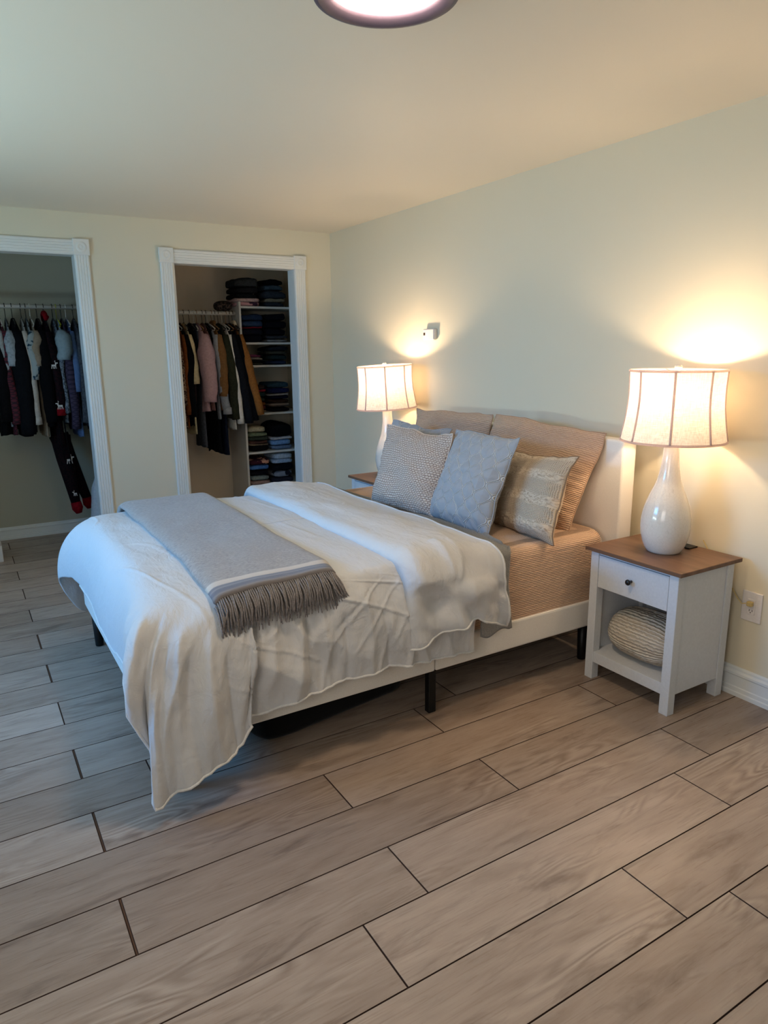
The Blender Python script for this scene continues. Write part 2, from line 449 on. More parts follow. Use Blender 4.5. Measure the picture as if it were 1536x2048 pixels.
# ------------------------------------------------------------------ floor
XL, XW, YF, YB, ZC = -1.35, 2.80, -1.6, 5.45, 2.444
YC = 6.42
def build_floor():
    pw = 0.2232; V = []; F = []; UV = []; T = []; MI = []
    rng = random.Random(5)
    r0, r1 = -17, 20
    Lp = 1.30; g = .0013
    for r in range(r0, r1):
        ya = 2.055+r*pw; yb = ya+pw
        off = .215 if r % 2 == 0 else (.972 if r > -4 else .96)
        if r == -4: off = .757+.0
        if r == -5: off = .215
        if r == -6: off = .40
        if r == 1: off = 1.742-1.30
        k0 = math.floor((XL-off)/Lp)
        x = off+k0*Lp
        while x < XW+.02:
            gl = .0017
            wide = abs(x-.215) < .01 and r in (0, -2, 2, 6, 8)
            xa = max(x+(.0055 if wide else gl), XL); xb = min(x+Lp-gl, XW+.02)
            x += Lp
            if xb <= xa: continue
            ox, oy = rng.uniform(0, 60), rng.uniform(0, 60); tone = rng.random()
            n = len(V); b = .0009
            y0, y1 = ya+g, yb-g
            pts = [(xa, y0, -.004), (xb, y0, -.004), (xb, y1, -.004), (xa, y1, -.004),
                   (xa, y0, -b), (xb, y0, -b), (xb, y1, -b), (xa, y1, -b),
                   (xa+b, y0+b, 0), (xb-b, y0+b, 0), (xb-b, y1-b, 0), (xa+b, y1-b, 0)]
            V += pts; UV += [(p[0]+ox, p[1]+oy) for p in pts]; T += [tone]*12
            fs = [(8, 9, 10, 11)]
            for k in range(4):
                fs.append((k, (k+1) % 4, 4+(k+1) % 4, 4+k)); fs.append((4+k, 4+(k+1) % 4, 8+(k+1) % 4, 8+k))
            F += [tuple(i+n for i in f) for f in fs]; MI += [0]+[1]*(len(fs)-1)
    n = len(V); V += [(XL, YF, -.0038), (XW, YF, -.0038), (XW, YC, -.0038), (XL, YC, -.0038)]
    UV += [(0, 0)]*4; T += [0]*4; F.append((n, n+1, n+2, n+3)); MI.append(1)
    # lighter exposed tongues in the open end joints
    for r in (0, -2, 2, 6, 8):
        ya = 2.055+r*pw; n = len(V)
        V += [(.2155, ya+.002, -.0020), (.2195, ya+.002, -.0020), (.2195, ya+pw-.002, -.0020), (.2155, ya+pw-.002, -.0020)]
        UV += [(0, 0)]*4; T += [0]*4; F.append((n, n+1, n+2, n+3)); MI.append(2)
    # subfloor slab so nothing shows from below
    n = len(V); V += [(XL, YF, -.05), (XW, YF, -.05), (XW, YC, -.05), (XL, YC, -.05)]; UV += [(0, 0)]*4; T += [0]*4
    F.append((n+3, n+2, n+1, n)); MI.append(1)
    o = mesh_obj('floor', V, F, M['plank'], uv=UV)
    o.data.materials.append(M['groove']); o.data.materials.append(M['underlay'])
    o.data.polygons.foreach_set('material_index', MI)
    a = o.data.attributes.new('tone', 'FLOAT', 'POINT'); a.data.foreach_set('value', T)
    return struct(o)
build_floor()

# ------------------------------------------------------------------ shell
struct(MB().box(XL-.1, XW+.1, YF-.1, YC+.1, ZC, ZC+.1, 0).build('ceiling', M['ceil']))
struct(MB().box(XW, XW+.1, YF-.1, YC+.1, -.06, ZC, 0).build('wall_right', M['wall']))
# back wall with two closet openings
D1 = (-.75, .822, 2.170); D2 = (1.493, 2.470, 2.150); YB2 = YB+.12
b = MB()
b.box(XL, D1[0], YB, YB2, 0, ZC, 0); b.box(D1[1], D2[0], YB, YB2, 0, ZC, 0); b.box(D2[1], XW, YB, YB2, 0, ZC, 0)
b.box(D1[0], D1[1], YB, YB2, D1[2], ZC, 0); b.box(D2[0], D2[1], YB, YB2, D2[2], ZC, 0)
struct(b.build('wall_back', M['wall2']))
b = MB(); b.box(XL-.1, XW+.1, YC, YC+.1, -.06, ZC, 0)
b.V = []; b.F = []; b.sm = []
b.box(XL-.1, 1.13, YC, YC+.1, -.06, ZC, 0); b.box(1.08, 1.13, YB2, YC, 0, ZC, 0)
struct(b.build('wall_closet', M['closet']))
b = MB(); b.box(1.13, XW+.1, YC, YC+.1, -.06, ZC, 0); b.box(1.13, 1.20, YB2, YC, 0, ZC, 0)
struct(b.build('wall_wardrobe', M['closet2']))
struct(MB().box(XL-.1, XW+.1, YF-.1, YF, -.06, ZC, 0).build('wall_front', M['wall2']))
# left wall with two windows
b = MB(); W1 = (2.35, 4.1, .85, 2.1); W2 = (-.6, .9, .85, 2.1)
ys = [YF, W2[0], W2[1], W1[0], W1[1], YC]
for k in (0, 2, 4): b.box(XL-.12, XL, ys[k], ys[k+1], -.06, ZC, 0)
for W in (W1, W2):
    b.box(XL-.12, XL, W[0], W[1], -.06, W[2], 0); b.box(XL-.12, XL, W[0], W[1], W[3], ZC, 0)
struct(b.build('wall_left', M['wall2']))
gm = bpy.data.materials.new('window_glass'); gm.use_nodes = True
N_ = gm.node_tree.nodes; N_.remove(N_['Principled BSDF']); tr = N_.new('ShaderNodeBsdfTransparent'); gl = N_.new('ShaderNodeBsdfGlossy'); gl.inputs['Roughness'].default_value = .02
mx = N_.new('ShaderNodeMixShader'); mx.inputs[0].default_value = .06
gm.node_tree.links.new(tr.outputs[0], mx.inputs[1]); gm.node_tree.links.new(gl.outputs[0], mx.inputs[2]); gm.node_tree.links.new(mx.outputs[0], N_['Material Output'].inputs[0])
for k, W in enumerate((W1, W2)):
    ym = (W[0]+W[1])/2
    f = MB()
    for (a, c) in ((W[0], W[0]+.05), (ym-.025, ym+.025), (W[1]-.05, W[1])): f.box(XL-.09, XL-.03, a, c, W[2], W[3], .003)
    for (a, c) in ((W[2], W[2]+.05), (W[3]-.05, W[3])): f.box(XL-.09, XL-.03, W[0], W[1], a, c, .003)
    wo = struct(f.build('window_%d' % (k+1), M['trim']))
    p = MB().box(XL-.064, XL-.058, W[0]+.05, W[1]-.05, W[2]+.05, W[3]-.05, 0).build('pane', gm, wo)
    MB().box(XL-.02, XL+.05, W[0]-.05, W[1]+.05, W[2]-.03, W[2], .004).build('window_sill', M['trim'], wo)

# baseboards (profiled)
def base_profile(h=.13, d=.022):
    return [(0, 0), (d, 0), (d, .018), (d*.8, .022), (d*.8, h*.30), (d*.62, h*.33), (d*.62, h*.70), (d*.85, h*.74), (d*.85, h*.82), (d*.45, h*.88), (d*.45, h*.95), (d*.2, h), (0, h)]
struct(MB().prism([(XW-a, z) for a, z in base_profile()], 'y', YF, YB).build('baseboard_right', M['trim']))
struct(MB().prism([(YB-a, z) for a, z in base_profile()], 'x', .917, 1.398).build('baseboard_back', M['trim']))
struct(MB().prism([(YB-a, z) for a, z in base_profile()], 'x', 2.566, XW-.023).build('baseboard_corner', M['trim']))
struct(MB().prism([(YC-a, z) for a, z in base_profile(.105, .016)], 'x', XL, 1.08).build('baseboard_closet', M['trim']))
struct(MB().prism([(YC-a, z) for a, z in base_profile(.105, .016)], 'x', 1.2, 2.17).build('baseboard_wardrobe', M['trim']))
struct(MB().prism([(XL+a, z) for a, z in base_profile()], 'y', YF, YC).build('baseboard_left', M['trim']))

def casing(name, x0, x1, zt, left=True):
    w = .094; t = .018
    root = MB()
    def flute_v(xa, z0, z1):
        poly = [(xa, YB), (xa, YB-t*.7), (xa+.008, YB-t)]
        for k in range(4):
            c = xa+.02+k*.018; poly += [(c-.004, YB-t), (c, YB-t*.82), (c+.004, YB-t)]
        poly += [(xa+w-.008, YB-t), (xa+w, YB-t*.7), (xa+w, YB)]
        root.prism(poly, 'z', z0, z1)
    def flute_h(za, xa, xb):
        poly = [(YB, za), (YB-t*.7, za), (YB-t, za+.008)]
        for k in range(4):
            c = za+.02+k*.018; poly += [(YB-t, c-.004), (YB-t*.82, c), (YB-t, c+.004)]
        poly += [(YB-t, za+w-.008), (YB-t*.7, za+w), (YB, za+w)]
        root.prism(poly, 'x', xa, xb)
    flute_v(x1, 0, zt)
    if left: flute_v(x0-w, 0, zt)
    flute_h(zt, x0, x1)
    # jamb linings
    root.box(x1-.003, x1+.003, YB-.002, YB2+.004, 0, zt, 0); root.box(x0, x0+.012, YB-.002, YB2+.004, 0, zt, 0)
    root.box(x0, x1, YB-.002, YB2+.004, zt-.003, zt, 0)
    o = struct(root.build(name, M['trim']))
    for xa in ((x0-w, x1) if left else (x1,)):
        c = MB().box(xa-.006, xa+w+.006, YB-.026, YB, zt-.004, zt+w+.008, .003)
        cx, cz = xa+w/2, zt+w/2+.002
        L = MB().lathe([(.0, .0305), (.006, .0305), (.010, .027), (.016, .027), (.019, .031), (.026, .032), (.032, .028), (.036, .026)], 28)
        c.add([(cx+v[0], YB-v[2], cz+v[1]) for v in L.V], [f[::-1] for f in L.F], True)
        c.build('corner_block', M['trim'], o)
    return o
casing('trim_1', D1[0], D1[1], D1[2]); casing('trim_2', D2[0], D2[1], D2[2])

# ------------------------------------------------------------------ ceiling light
t = thing('ceiling_light', 'round flush ceiling light with a lit white disc and dark ring, above the bed', 'ceiling light', (1.046, 1.692, ZC))
MB().lathe([(.0, 0), (.135, 0), (.142, -.045), (.142, -.060), (.150, -.066), (.172, -.076), (.184, -.074), (.186, -.055), (.178, -.03), (.16, -.012), (.10, 0)], 64).build('ring', M['ring'], t)
MB().lathe([(.0, -.064), (.06, -.064), (.11, -.062), (.138, -.056), (.142, -.050)], 64).build('diffuser', M['diffuser'], t)

# ------------------------------------------------------------------ bed frame
t = thing('platform_bed', 'cream upholstered platform bed frame with tall headboard and black legs', 'bed frame', (1.55, 2.99, 0))
def rel(mb, t): 
    lx, ly, lz = t.location; mb.V = [(v[0]-lx, v[1]-ly, v[2]-lz) for v in mb.V]; return mb
BY0, BY1 = 2.172, 3.812
rel(MB().box(2.585, 2.676, 2.147, 3.84, .10, 1.09, .012), t).build('headboard', M['uph'], t)
for y0, y1 in ((BY0, BY0+.05), (BY1-.05, BY1)):
    rel(MB().box(.452, 1.552, y0, y1, .21, .338, .008), t).build('side_rail', M['uph'], t)
    rel(MB().box(1.556, 2.584, y0, y1, .21, .338, .008), t).build('side_rail', M['uph'], t)
rel(MB().box(.445, .495, BY0+.002, BY1-.002, .208, .336, .008), t).build('foot_rail', M['uph'], t)
rel(MB().box(.495, 2.584, 2.97, 3.01, .24, .28, .003), t).build('center_rail', M['black'], t)
for k in range(12):
    x = .6+k*.172
    rel(MB().box(x, x+.06, BY0+.05, BY1-.05, .282, .30, .003), t).build('slat', M['black'], t)
for (x, y) in ((.486, 3.728), (.486, 2.254), (2.50, 2.25), (2.50, 3.73)):
    rel(MB().lathe([(.0, .0), (.019, .0), (.021, .004), (.027, .215), (0, .215)], 20, (x, y, 0)), t).build('leg', M['black'], t)
for y in (2.225, 3.75):
    rel(MB().box(1.548, 1.584, y-.016, y+.016, 0, .215, .002), t).build('leg', M['black'], t)
rel(MB().box(1.53, 1.57, 2.97, 3.01, 0, .24, .002), t).build('leg', M['black'], t)

# under-bed bag
def rounded_box_mesh(sx, sy, sz, p=6, nu=64, nv=24, seed=0, amp=.004, z0=0):
    a = np.linspace(0, 2*PI, nu, endpoint=False); bta = np.linspace(-PI/2, PI/2, nv)
    A, B = np.meshgrid(a, bta, indexing='ij')
    def sp(c, e): return np.sign(c)*np.abs(c)**e
    e = 2.0/p
    x = sp(np.cos(B), e)*sp(np.cos(A), e)*sx/2; y = sp(np.cos(B), e)*sp(np.sin(A), e)*sy/2; z = sp(np.sin(B), e)*sz/2
    P = np.stack([x, y, z+sz/2+z0], -1)
    n = fbm(P[..., 0]*9+P[..., 2]*7, P[..., 1]*9+P[..., 2]*5, seed)
    P[..., 0] += n*amp; P[..., 1] += np.roll(n, 5, 0)*amp; P[..., 2] += n*amp*.5*(np.sin(B) > -.9)
    return P, grid_faces(nu, nv, True)
P, F = rounded_box_mesh(.74, .55, .17, 10, 64, 24, 2, .01)
o = mesh_obj('storage_bag', P.reshape(-1, 3), F, M['bag'], smooth=True, loc=(1.18, 2.66, 0.0)); o.rotation_euler[2] = .15
tag(o, 'low black fabric storage bag lying on the floor under the bed', 'storage bag')

# mattress with fitted sheet
t = thing('mattress', 'thick mattress in a tan ribbed gauze fitted sheet on the bed frame', 'mattress', (1.53, 2.99, .302))
def mattress_grid(x0, x1, y0, y1, z0, z1, rr, seed=0):
    """perimeter loops lofted from bottom to centre of the top"""
    nper = 400; rc = .10
    # rounded rect perimeter
    def peri(s, inset):
        w_, h_ = (x1-x0)/2-inset, (y1-y0)/2-inset; r_ = max(rc-inset, .01)
        pts = []
        L1 = 2*(w_-r_); L2 = 2*(h_-r_); LC = PI/2*r_; tot = 2*L1+2*L2+4*LC
        segs = [('l', (-w_+r_, -h_), (1, 0), L1), ('c', (w_-r_, -h_+r_), -PI/2, LC), ('l', (w_, -h_+r_), (0, 1), L2), ('c', (w_-r_, h_-r_), 0, LC),
                ('l', (w_-r_, h_), (-1, 0), L1), ('c', (-w_+r_, h_-r_), PI/2, LC), ('l', (-w_, h_-r_), (0, -1), L2), ('c', (-w_+r_, -h_+r_), PI, LC)]
        for q in s:
            d = q*tot
            for sg in segs:
                if d <= sg[3]+1e-9:
                    if sg[0] == 'l': pts.append((sg[1][0]+sg[2][0]*d, sg[1][1]+sg[2][1]*d))
                    else:
                        a = sg[2]+d/r_; pts.append((sg[1][0]+r_*math.cos(a), sg[1][1]+r_*math.sin(a)))
                    break
                d -= sg[3]
            else: pts.append((segs[0][1]))
        return pts
    s = np.linspace(0, 1, nper, endpoint=False)
    rows = []; uvs = []
    prof = [(0.012, z0), (0.0, z0+.02)]+[(0.0, z0+.02+(z1-rr-z0-.02)*k/14) for k in range(1, 15)]
    for k in range(1, 9):
        a = k/8*PI/2; prof.append((rr*(1-math.cos(a)), z1-rr+rr*math.sin(a)))
    for k in range(1, 15): prof.append((rr+k/14*((y1-y0)/2-rr-.03), z1))
    acc = 0; last = None
    P = np.zeros((nper, len(prof), 3)); U = np.zeros((nper, len(prof), 2))
    for j, (ins, z) in enumerate(prof):
        pp = peri(s, min(ins, (y1-y0)/2-.02)); 
        if last: acc += math.hypot(ins-last[0], z-last[1])
        last = (ins, z)
        for i, p in enumerate(pp):
            P[i, j] = ((x0+x1)/2+p[0], (y0+y1)/2+p[1], z)
            if ins > rr: U[i, j] = (P[i, j, 1]*1.0, P[i, j, 0]*1.0)
            else: U[i, j] = (s[i]*8, acc)
    n = normals(P); w = fbm(U[..., 0]*3, U[..., 1]*16, seed)*.006
    P += n*w[..., None]*-1
    return P, U, grid_faces(nper, len(prof), True)
P, U, F = mattress_grid(.475, 2.57, 2.182, 3.803, .306, .664, .05, 4)
P -= np.array([1.53, 2.99, .302])
mesh_obj('fitted_sheet', P.reshape(-1, 3), F, M['tan_sheet'], t, True, U.reshape(-1, 2))
MB().box(-1.03, 1.02, -.79, .79, 0, .33, .02).build('core', M['white_core'], t)

# ------------------------------------------------------------------ duvet
def catmull(tab, q):
    """tab: list of (q, v1, v2...) ; returns interpolated rows for q (monotone-ish cubic)"""
    tab = np.array(tab, float); out = []
    for c in range(1, tab.shape[1]):
        x = tab[:, 0]; y = tab[:, c]; m = np.gradient(y, x)
        i = np.clip(np.searchsorted(x, q)-1, 0, len(x)-2); h = x[i+1]-x[i]; u = np.clip((q-x[i])/h, 0, 1)
        out.append((2*u**3-3*u**2+1)*y[i]+(u**3-2*u**2+u)*h*m[i]+(-2*u**3+3*u**2)*y[i+1]+(u**3-u**2)*h*m[i+1])
    return np.stack(out, -1)
TOPZ = .708
# perimeter control rows: q, edge x, edge y, hem x, hem y, hem z   (q in metres round the bed: far side, foot, near side)
tab = [
 (0.00, 1.74, 3.75, 1.74, 3.88, .40), (0.45, 1.29, 3.75, 1.29, 3.90, .36), (0.90, .92, 3.75, .84, 3.92, .26), (1.15, .74, 3.74, .56, 3.93, .15), (1.26, .66, 3.71, .42, 3.90, .17),
 (1.34, .60, 3.67, .335, 3.86, .34), (1.44, .565, 3.58, .375, 3.70, .40), (1.65, .545, 3.42, .412, 3.44, .385), (1.95, .54, 3.14, .418, 3.14, .345), (2.35, .54, 2.74, .418, 2.74, .345), (2.62, .54, 2.52, .405, 2.50, .385),
 (2.74, .55, 2.42, .395, 2.39, .425), (2.84, .565, 2.34, .375, 2.27, .47), (2.90, .58, 2.30, .366, 2.165, .47), (2.95, .60, 2.27, .372, 2.125, .29), (3.01, .625, 2.245, .392, 2.11, .098), (3.10, .67, 2.215, .46, 2.08, .105),
 (3.20, .72, 2.20, .58, 2.07, .155), (3.29, .77, 2.195, .675, 2.085, .185), (3.37, .82, 2.19, .715, 2.115, .26), (3.48, .90, 2.19, .87, 2.12, .285), (3.72, 1.10, 2.19, 1.11, 2.115, .305), (4.0, 1.35, 2.19, 1.36, 2.11, .315),
 (4.22, 1.55, 2.19, 1.56, 2.105, .30), (4.38, 1.70, 2.19, 1.71, 2.10, .285)]
NQ, NT, NS = 760, 44, 84
q = np.linspace(0, 4.38, NQ); C = catmull(tab, q)
ex, ey, hx, hy, hz = C.T
# spine
sx = np.clip(ex, .95, 9); sx = np.where((q > 1.25) & (q < 3.02), .95+0*sx, sx); sy = np.full_like(sx, 3.0)
P = np.zeros((NQ, NT+NS, 3)); A = np.zeros((NQ, NT+NS)); 
for j in range(NT):
    f = j/(NT-1.0); P[:, j, 0] = sx*(1-f)+ex*f; P[:, j, 1] = sy*(1-f)+ey*f
    P[:, j, 2] = TOPZ + .014*math.cos(f*PI/2)
    A[:, j] = -(1-f)
# outward direction
dx = np.gradient(ex, q); dy = np.gradient(ey, q); nn = np.hypot(dx, dy); ox, oy = dy/nn*1.0, -dx/nn*1.0
ox, oy = -ox, -oy
# make sure outward
sgn = np.sign(ox*(ex-1.2)+oy*(ey-3.0)); ox *= sgn; oy *= sgn
rr = np.interp(q, [0, 1.1, 1.5, 2.6, 3.05, 3.4, 5], [.10, .12, .14, .14, .12, .10, .10])
for j in range(NS):
    f = (j+1)/NS
    # puffed profile: cubic from the top edge, out and over, down to the hem
    g = f; D_ = np.hypot(hx-ex, hy-ey); drop = TOPZ-hz
    ux, uy = (hx-ex)/D_, (hy-ey)/D_
    bx = (ox*.5+ux*.5); by = (oy*.5+uy*.5)
    pf = np.interp(q, [1.2, 1.7, 2.4, 4.4], [.45, .70, .85, .85]); p1x = ex+bx*D_*pf; p1y = ey+by*D_*pf; p1z = TOPZ-.004
    p2x = hx+ox*.012; p2y = hy+oy*.012; p2z = hz+drop*.62
    c0, c1, c2, c3 = (1-g)**3, 3*g*(1-g)**2, 3*g*g*(1-g), g**3
    px = c0*ex+c1*p1x+c2*p2x+c3*hx; py = c0*ey+c1*p1y+c2*p2y+c3*hy; pz = c0*TOPZ+c1*p1z+c2*p2z+c3*hz
    P[:, NT+j, 0] = px; P[:, NT+j, 1] = py; P[:, NT+j, 2] = pz; A[:, NT+j] = f
n = normals(P)
Q = np.repeat(q[:, None], NT+NS, 1); S = np.clip(A, 0, 1); TT = np.clip(-A, 0, 1)
# vertical folds growing toward the hem, strongest at the near foot corner
corner = np.exp(-((Q-3.02)/.22)**2); side = sst(3.15, 3.4, Q)
fold = np.zeros_like(Q)
fold += corner*(np.sin((Q-3.02)*40+S*2.2+vnoise(Q*4, S*2.5, 71)*3.5)*.022+(.25-np.abs(vnoise(Q*16+S*1.2, S*1.5, 72)))*.060+fbm(Q*12, S*5, 73)*.012)*sst(.25, .8, S)
fold += side*(fbm(Q*4.2-S*1.0, S*.8, 11)*.036+(.25-np.abs(vnoise(Q*8-S*2.0, S*.9, 5)))*.050+(.25-np.abs(vnoise(Q*15+S*2.5, S*1.4, 6)))*.022)*1.25*sst(.15, .55, S)*(1-.3*sst(.85, 1, S))
fold += (1-side)*(1-corner)*fbm(Q*3.0, S*1.2, 8)*.014*sst(.2, .7, S)
SK = sst(.15, .4, S)
fold += (side+corner*.6)*SK*(fbm(Q*22, S*8, 16)*.0035)
for (k1, k2, sd_) in ((2.6, 3.4, 21), (4.0, 4.6, 22), (5.5, 5.2, 23)):
    dg = ridge(Q*k1-S*k2, S*.3+Q*.25, sd_); fold += side*np.clip(dg-.84, 0, 1)*.040*sst(.12, .35, S)*(1-sst(.75, .95, S))
def crease(q0, s0, q1, s1, w, a, bend=0.0):
    t = (S-s0)/(s1-s0); c = q0+(q1-q0)*t+bend*np.sin(np.clip(t, 0, 1)*PI)
    m_ = sst(0, .25, t)*(1-sst(.8, 1.02, t)) if s1 < .99 else sst(0, .3, t)
    d = (Q-c)/w
    return a*np.exp(-np.abs(d)**1.6)*m_
for cr in ((2.90, .30, 2.93, 1, .018, .022, .01), (2.945, .22, 2.985, 1, .014, -.020, .01), (2.98, .30, 3.02, 1, .016, .022, -.01), (3.02, .35, 3.065, 1, .014, -.022, .0), (3.05, .25, 3.12, 1, .020, .020, .015),
           (3.10, .40, 3.17, 1, .014, -.016, .0), (3.16, .30, 3.23, 1, .018, .016, -.01), (3.22, .45, 3.29, 1, .013, -.014, .0), (3.33, .10, 3.36, 1, .012, .018, .006), (3.375, .12, 3.385, 1, .014, -.026, .0),
           (3.43, .15, 3.43, .95, .016, .016, .012), (3.52, .30, 3.50, 1, .020, .014, .02), (3.565, .45, 3.56, 1, .016, -.016, .0), (3.63, .30, 3.65, 1, .024, .015, -.01), (3.72, .50, 3.73, 1, .016, -.014, .0),
           (3.80, .35, 3.83, 1, .022, .013, .01), (3.88, .50, 3.93, 1, .016, -.012, .0), (3.98, .45, 4.02, 1, .020, .012, .0),
           (3.95, .22, 3.62, .82, .0065, .006, .01), (4.02, .28, 3.72, .90, .006, .006, .01), (3.90, .30, 3.66, .70, .005, -.005, .0), (4.12, .30, 3.90, .92, .007, .006, .0), (3.75, .18, 3.58, .60, .006, .006, .0), (3.55, .25, 3.42, .62, .007, .006, .0)):
    fold += crease(*cr)
# soft puffs on the top
fold += (1-sst(.1, .5, S))*(fbm(P[..., 0]*3.2, P[..., 1]*2.4, 2)*.012+fbm(P[..., 0]*9, P[..., 1]*5, 4)*.005+np.clip(ridge(P[..., 0]*5+P[..., 1], P[..., 1]*2.2, 27)-.8, 0, 1)*.02)*(TT < .98)
up_ = np.where(n[..., 2:3].mean() < 0, -1, 1)
cen = np.array([1.2, 3.0, .4]); sg = np.sign(((P-cen)*n).sum(-1)[..., None]); n = n*sg
n[(TT > .9)] = (0, 0, 1)
P += n*fold[..., None]
# hem thickening wobble
P[..., 2] += (S > .9)*fbm(Q*14, Q*0, 3)*.012
duvet = thing('duvet', 'white cotton duvet draped over the bed with its head end folded back', 'duvet', (1.1, 2.99, .67))
off = np.array(duvet.location)
def solid(o, th, offset=-1):
    md = o.modifiers.new('thickness', 'SOLIDIFY'); md.thickness = th; md.offset = offset
    return o
co = mesh_obj('cover', (P-off).reshape(-1, 3), grid_faces(NQ, NT+NS), M['duvet'], duvet, True)
def fix_normals(o):
    bm = bmesh.new(); bm.from_mesh(o.data); bmesh.ops.recalc_face_normals(bm, faces=bm.faces); bm.to_mesh(o.data); bm.free()
def orient(o, up=True):
    """make the area-weighted normal point up"""
    s = sum((p.normal.z*p.area for p in o.data.polygons))
    if (s < 0) == up:
        o.data.flip_normals()
orient(co); solid(co, .008)
# hem welt along the near-side and foot border
HP = P[:, -1, :]; welt = MB()
sel = [HP[i]-off+np.array([0, 0, .002]) for i in range(270, NQ, 3)]
welt.tube(sel, .0055, 6).build('hem', M['hem'], duvet)

# folded-back head end
def strip(yz_path, xs, fn, ns=160):
    pass
# path across the bed: far hem -> top -> near hem, parameter p
def cross(p, top, yfar, ynear, zfar, znear, r):
    """p array 0..1 -> y,z and normal; lengths approximate"""
    Lf = top-zfar; Lt = yfar-ynear-2*r*0; Ln = top-znear
    return Lf, Lt, Ln
NX, NP = 64, 260
xa = np.linspace(0, 1, NX)
Pf = np.zeros((NX, NP, 3)); Sf = np.zeros((NX, NP)); 
for i, u in enumerate(xa):
    # cross-section height along x: rolled fold at the left, thinning to the right edge
    th = .062*math.sqrt(max(0, 1-(1-min(u/.13, 1))**2))*(1-.55*sst(.35, 1.0, u))
    zt = TOPZ-.008+th; out = -.004+th*.75
    hemz = np.interp(u, [0, .08, .35, .62, .88, 1], [.385, .395, .445, .468, .40, .368])
    r_ = .115
    yn = 2.19; yf = 3.77
    # polyline by arclength
    Ld = max(zt-r_-hemz, .05); La = PI/2*r_; Lt = (yf-yn); Lfz = zt-r_-.42
    tot = Lfz+La+Lt+La+Ld
    for j in range(NP):
        d = j/(NP-1)*tot
        xx = 1.36+u*.455
        if d < Lfz: y = yf+r_+out-.03; z = .42+d
        elif d < Lfz+La: a = (d-Lfz)/r_; y = yf+(r_+out-.03)*math.cos(a); z = zt-r_+r_*math.sin(a)
        elif d < Lfz+La+Lt: y = yf-(d-Lfz-La); z = zt
        elif d < Lfz+2*La+Lt: a = (d-Lfz-La-Lt)/r_; y = yn-(r_*.9+out)*math.sin(a); z = zt-r_+r_*math.cos(a)
        else:
            g = (d-Lfz-2*La-Lt)/Ld; y = yn-(r_*.9+out)+.012*g-.010*math.sin(g*PI); z = zt-r_-(d-Lfz-2*La-Lt)
            xx += .018*g*(u) + .02*(g)*(1 if u < .5 else 1)*u
            Sf[i, j] = g
        Pf[i, j] = (xx, y, z)
n = normals(Pf); cen = np.array([1.6, 3.0, .5]); n *= np.sign(((Pf-cen)*n).sum(-1))[..., None]
UX = np.repeat(xa[:, None], NP, 1); PY = Pf[..., 1]
edge = np.minimum(sst(0, .12, UX), 1)
w_ = fbm(Pf[..., 0]*4, PY*2.2+Pf[..., 2]*4, 31)*.020+fbm(Pf[..., 0]*11+Pf[..., 2]*9, PY*4+Pf[..., 2]*9, 33)*.006
w_ += Sf**.5*(Sf > 0)*(fbm(Pf[..., 0]*8+Pf[..., 2]*3, Pf[..., 2]*5, 35)*.045)
ph = np.arctan2(Pf[..., 2]-.60, Pf[..., 0]-1.55); rad_ = np.hypot(Pf[..., 0]-1.55, Pf[..., 2]-.60)
w_ += (PY < 2.2)*(.25-np.abs(vnoise(ph*1.7+2, rad_*6, 38)))*.034*np.exp(-((rad_-.13)/.10)**2)
w_ += (PY < 2.25)*(.25-np.abs(vnoise(Pf[..., 0]*9+Pf[..., 2]*6, Pf[..., 2]*5, 37)))*.042*sst(.75, .60, Pf[..., 2])
# a deep dimple on the near corner
dd = np.hypot((Pf[..., 0]-1.50)/.07, (Pf[..., 2]-.56)/.05); w_ -= .030*np.exp(-dd**2)*(PY < 2.2)
dd = np.hypot((Pf[..., 0]-1.62)/.09, (Pf[..., 2]-.585)/.04); w_ += .022*np.exp(-dd**2)*(PY < 2.2)
Pf += n*(w_*edge)[..., None]
Pf[..., 0] += (fbm(PY*1.6+Pf[..., 2]*1.5, PY*0, 41)*.022)*(1-UX)+(fbm(PY*2.2+Pf[..., 2]*2, PY*0, 43)*.035)*UX
fo = mesh_obj('turned_back_edge', (Pf-off).reshape(-1, 3), grid_faces(NX, NP), M['duvet'], duvet, True)
orient(fo); solid(fo, .010)
bord = [Pf[i, -1]-off for i in range(0, NX)]+[Pf[-1, j]-off for j in range(NP-2, 40, -2)]
MB().tube(bord, .005, 6).build('hem', M['hem'], duvet)

# grey top sheet peeking out
NX, NP = 26, 180
Ps = np.zeros((NX, NP, 3))
for i in range(NX):
    u = i/(NX-1)
    for j in range(NP):
        p = j/(NP-1)
        yf, yn, zt, r_ = 3.81, 2.175, .672, .03
        Lt = yf-yn; La = PI/2*r_; Ld = .315+.012*math.sin(u*7); tot = Lt+La+Ld; d = p*tot
        if d < Lt: y = yf-d; z = zt
        elif d < Lt+La: a = (d-Lt)/r_; y = yn-r_*math.sin(a)*.9; z = zt-r_+r_*math.cos(a)
        else: y = yn-r_*.9-.008*((d-Lt-La)/Ld); z = zt-r_-(d-Lt-La)
        xr = np.interp(d, [0, .9, 1.35, Lt, Lt+La, Lt+La+.12, tot], [1.93, 1.95, 2.01, 1.94, 1.915, 1.905, 1.93])
        Ps[i, j] = (1.76+u*(xr-1.76), y, z+(.012*math.exp(-((u-1)/.08)**2)))
n = normals(Ps); n *= np.sign(((Ps-cen)*n).sum(-1))[..., None]
Ps += n*(np.abs(fbm(Ps[..., 0]*9, Ps[..., 1]*3+Ps[..., 2]*3, 51))*.010+.002)[..., None]
so = mesh_obj('top_sheet', Ps.reshape(-1, 3), grid_faces(NX, NP), M['sheet'], None, True); orient(so); solid(so, .004, 1)
tag(so, 'thin grey top sheet peeking out between the white duvet and tan fitted sheet', 'sheet')

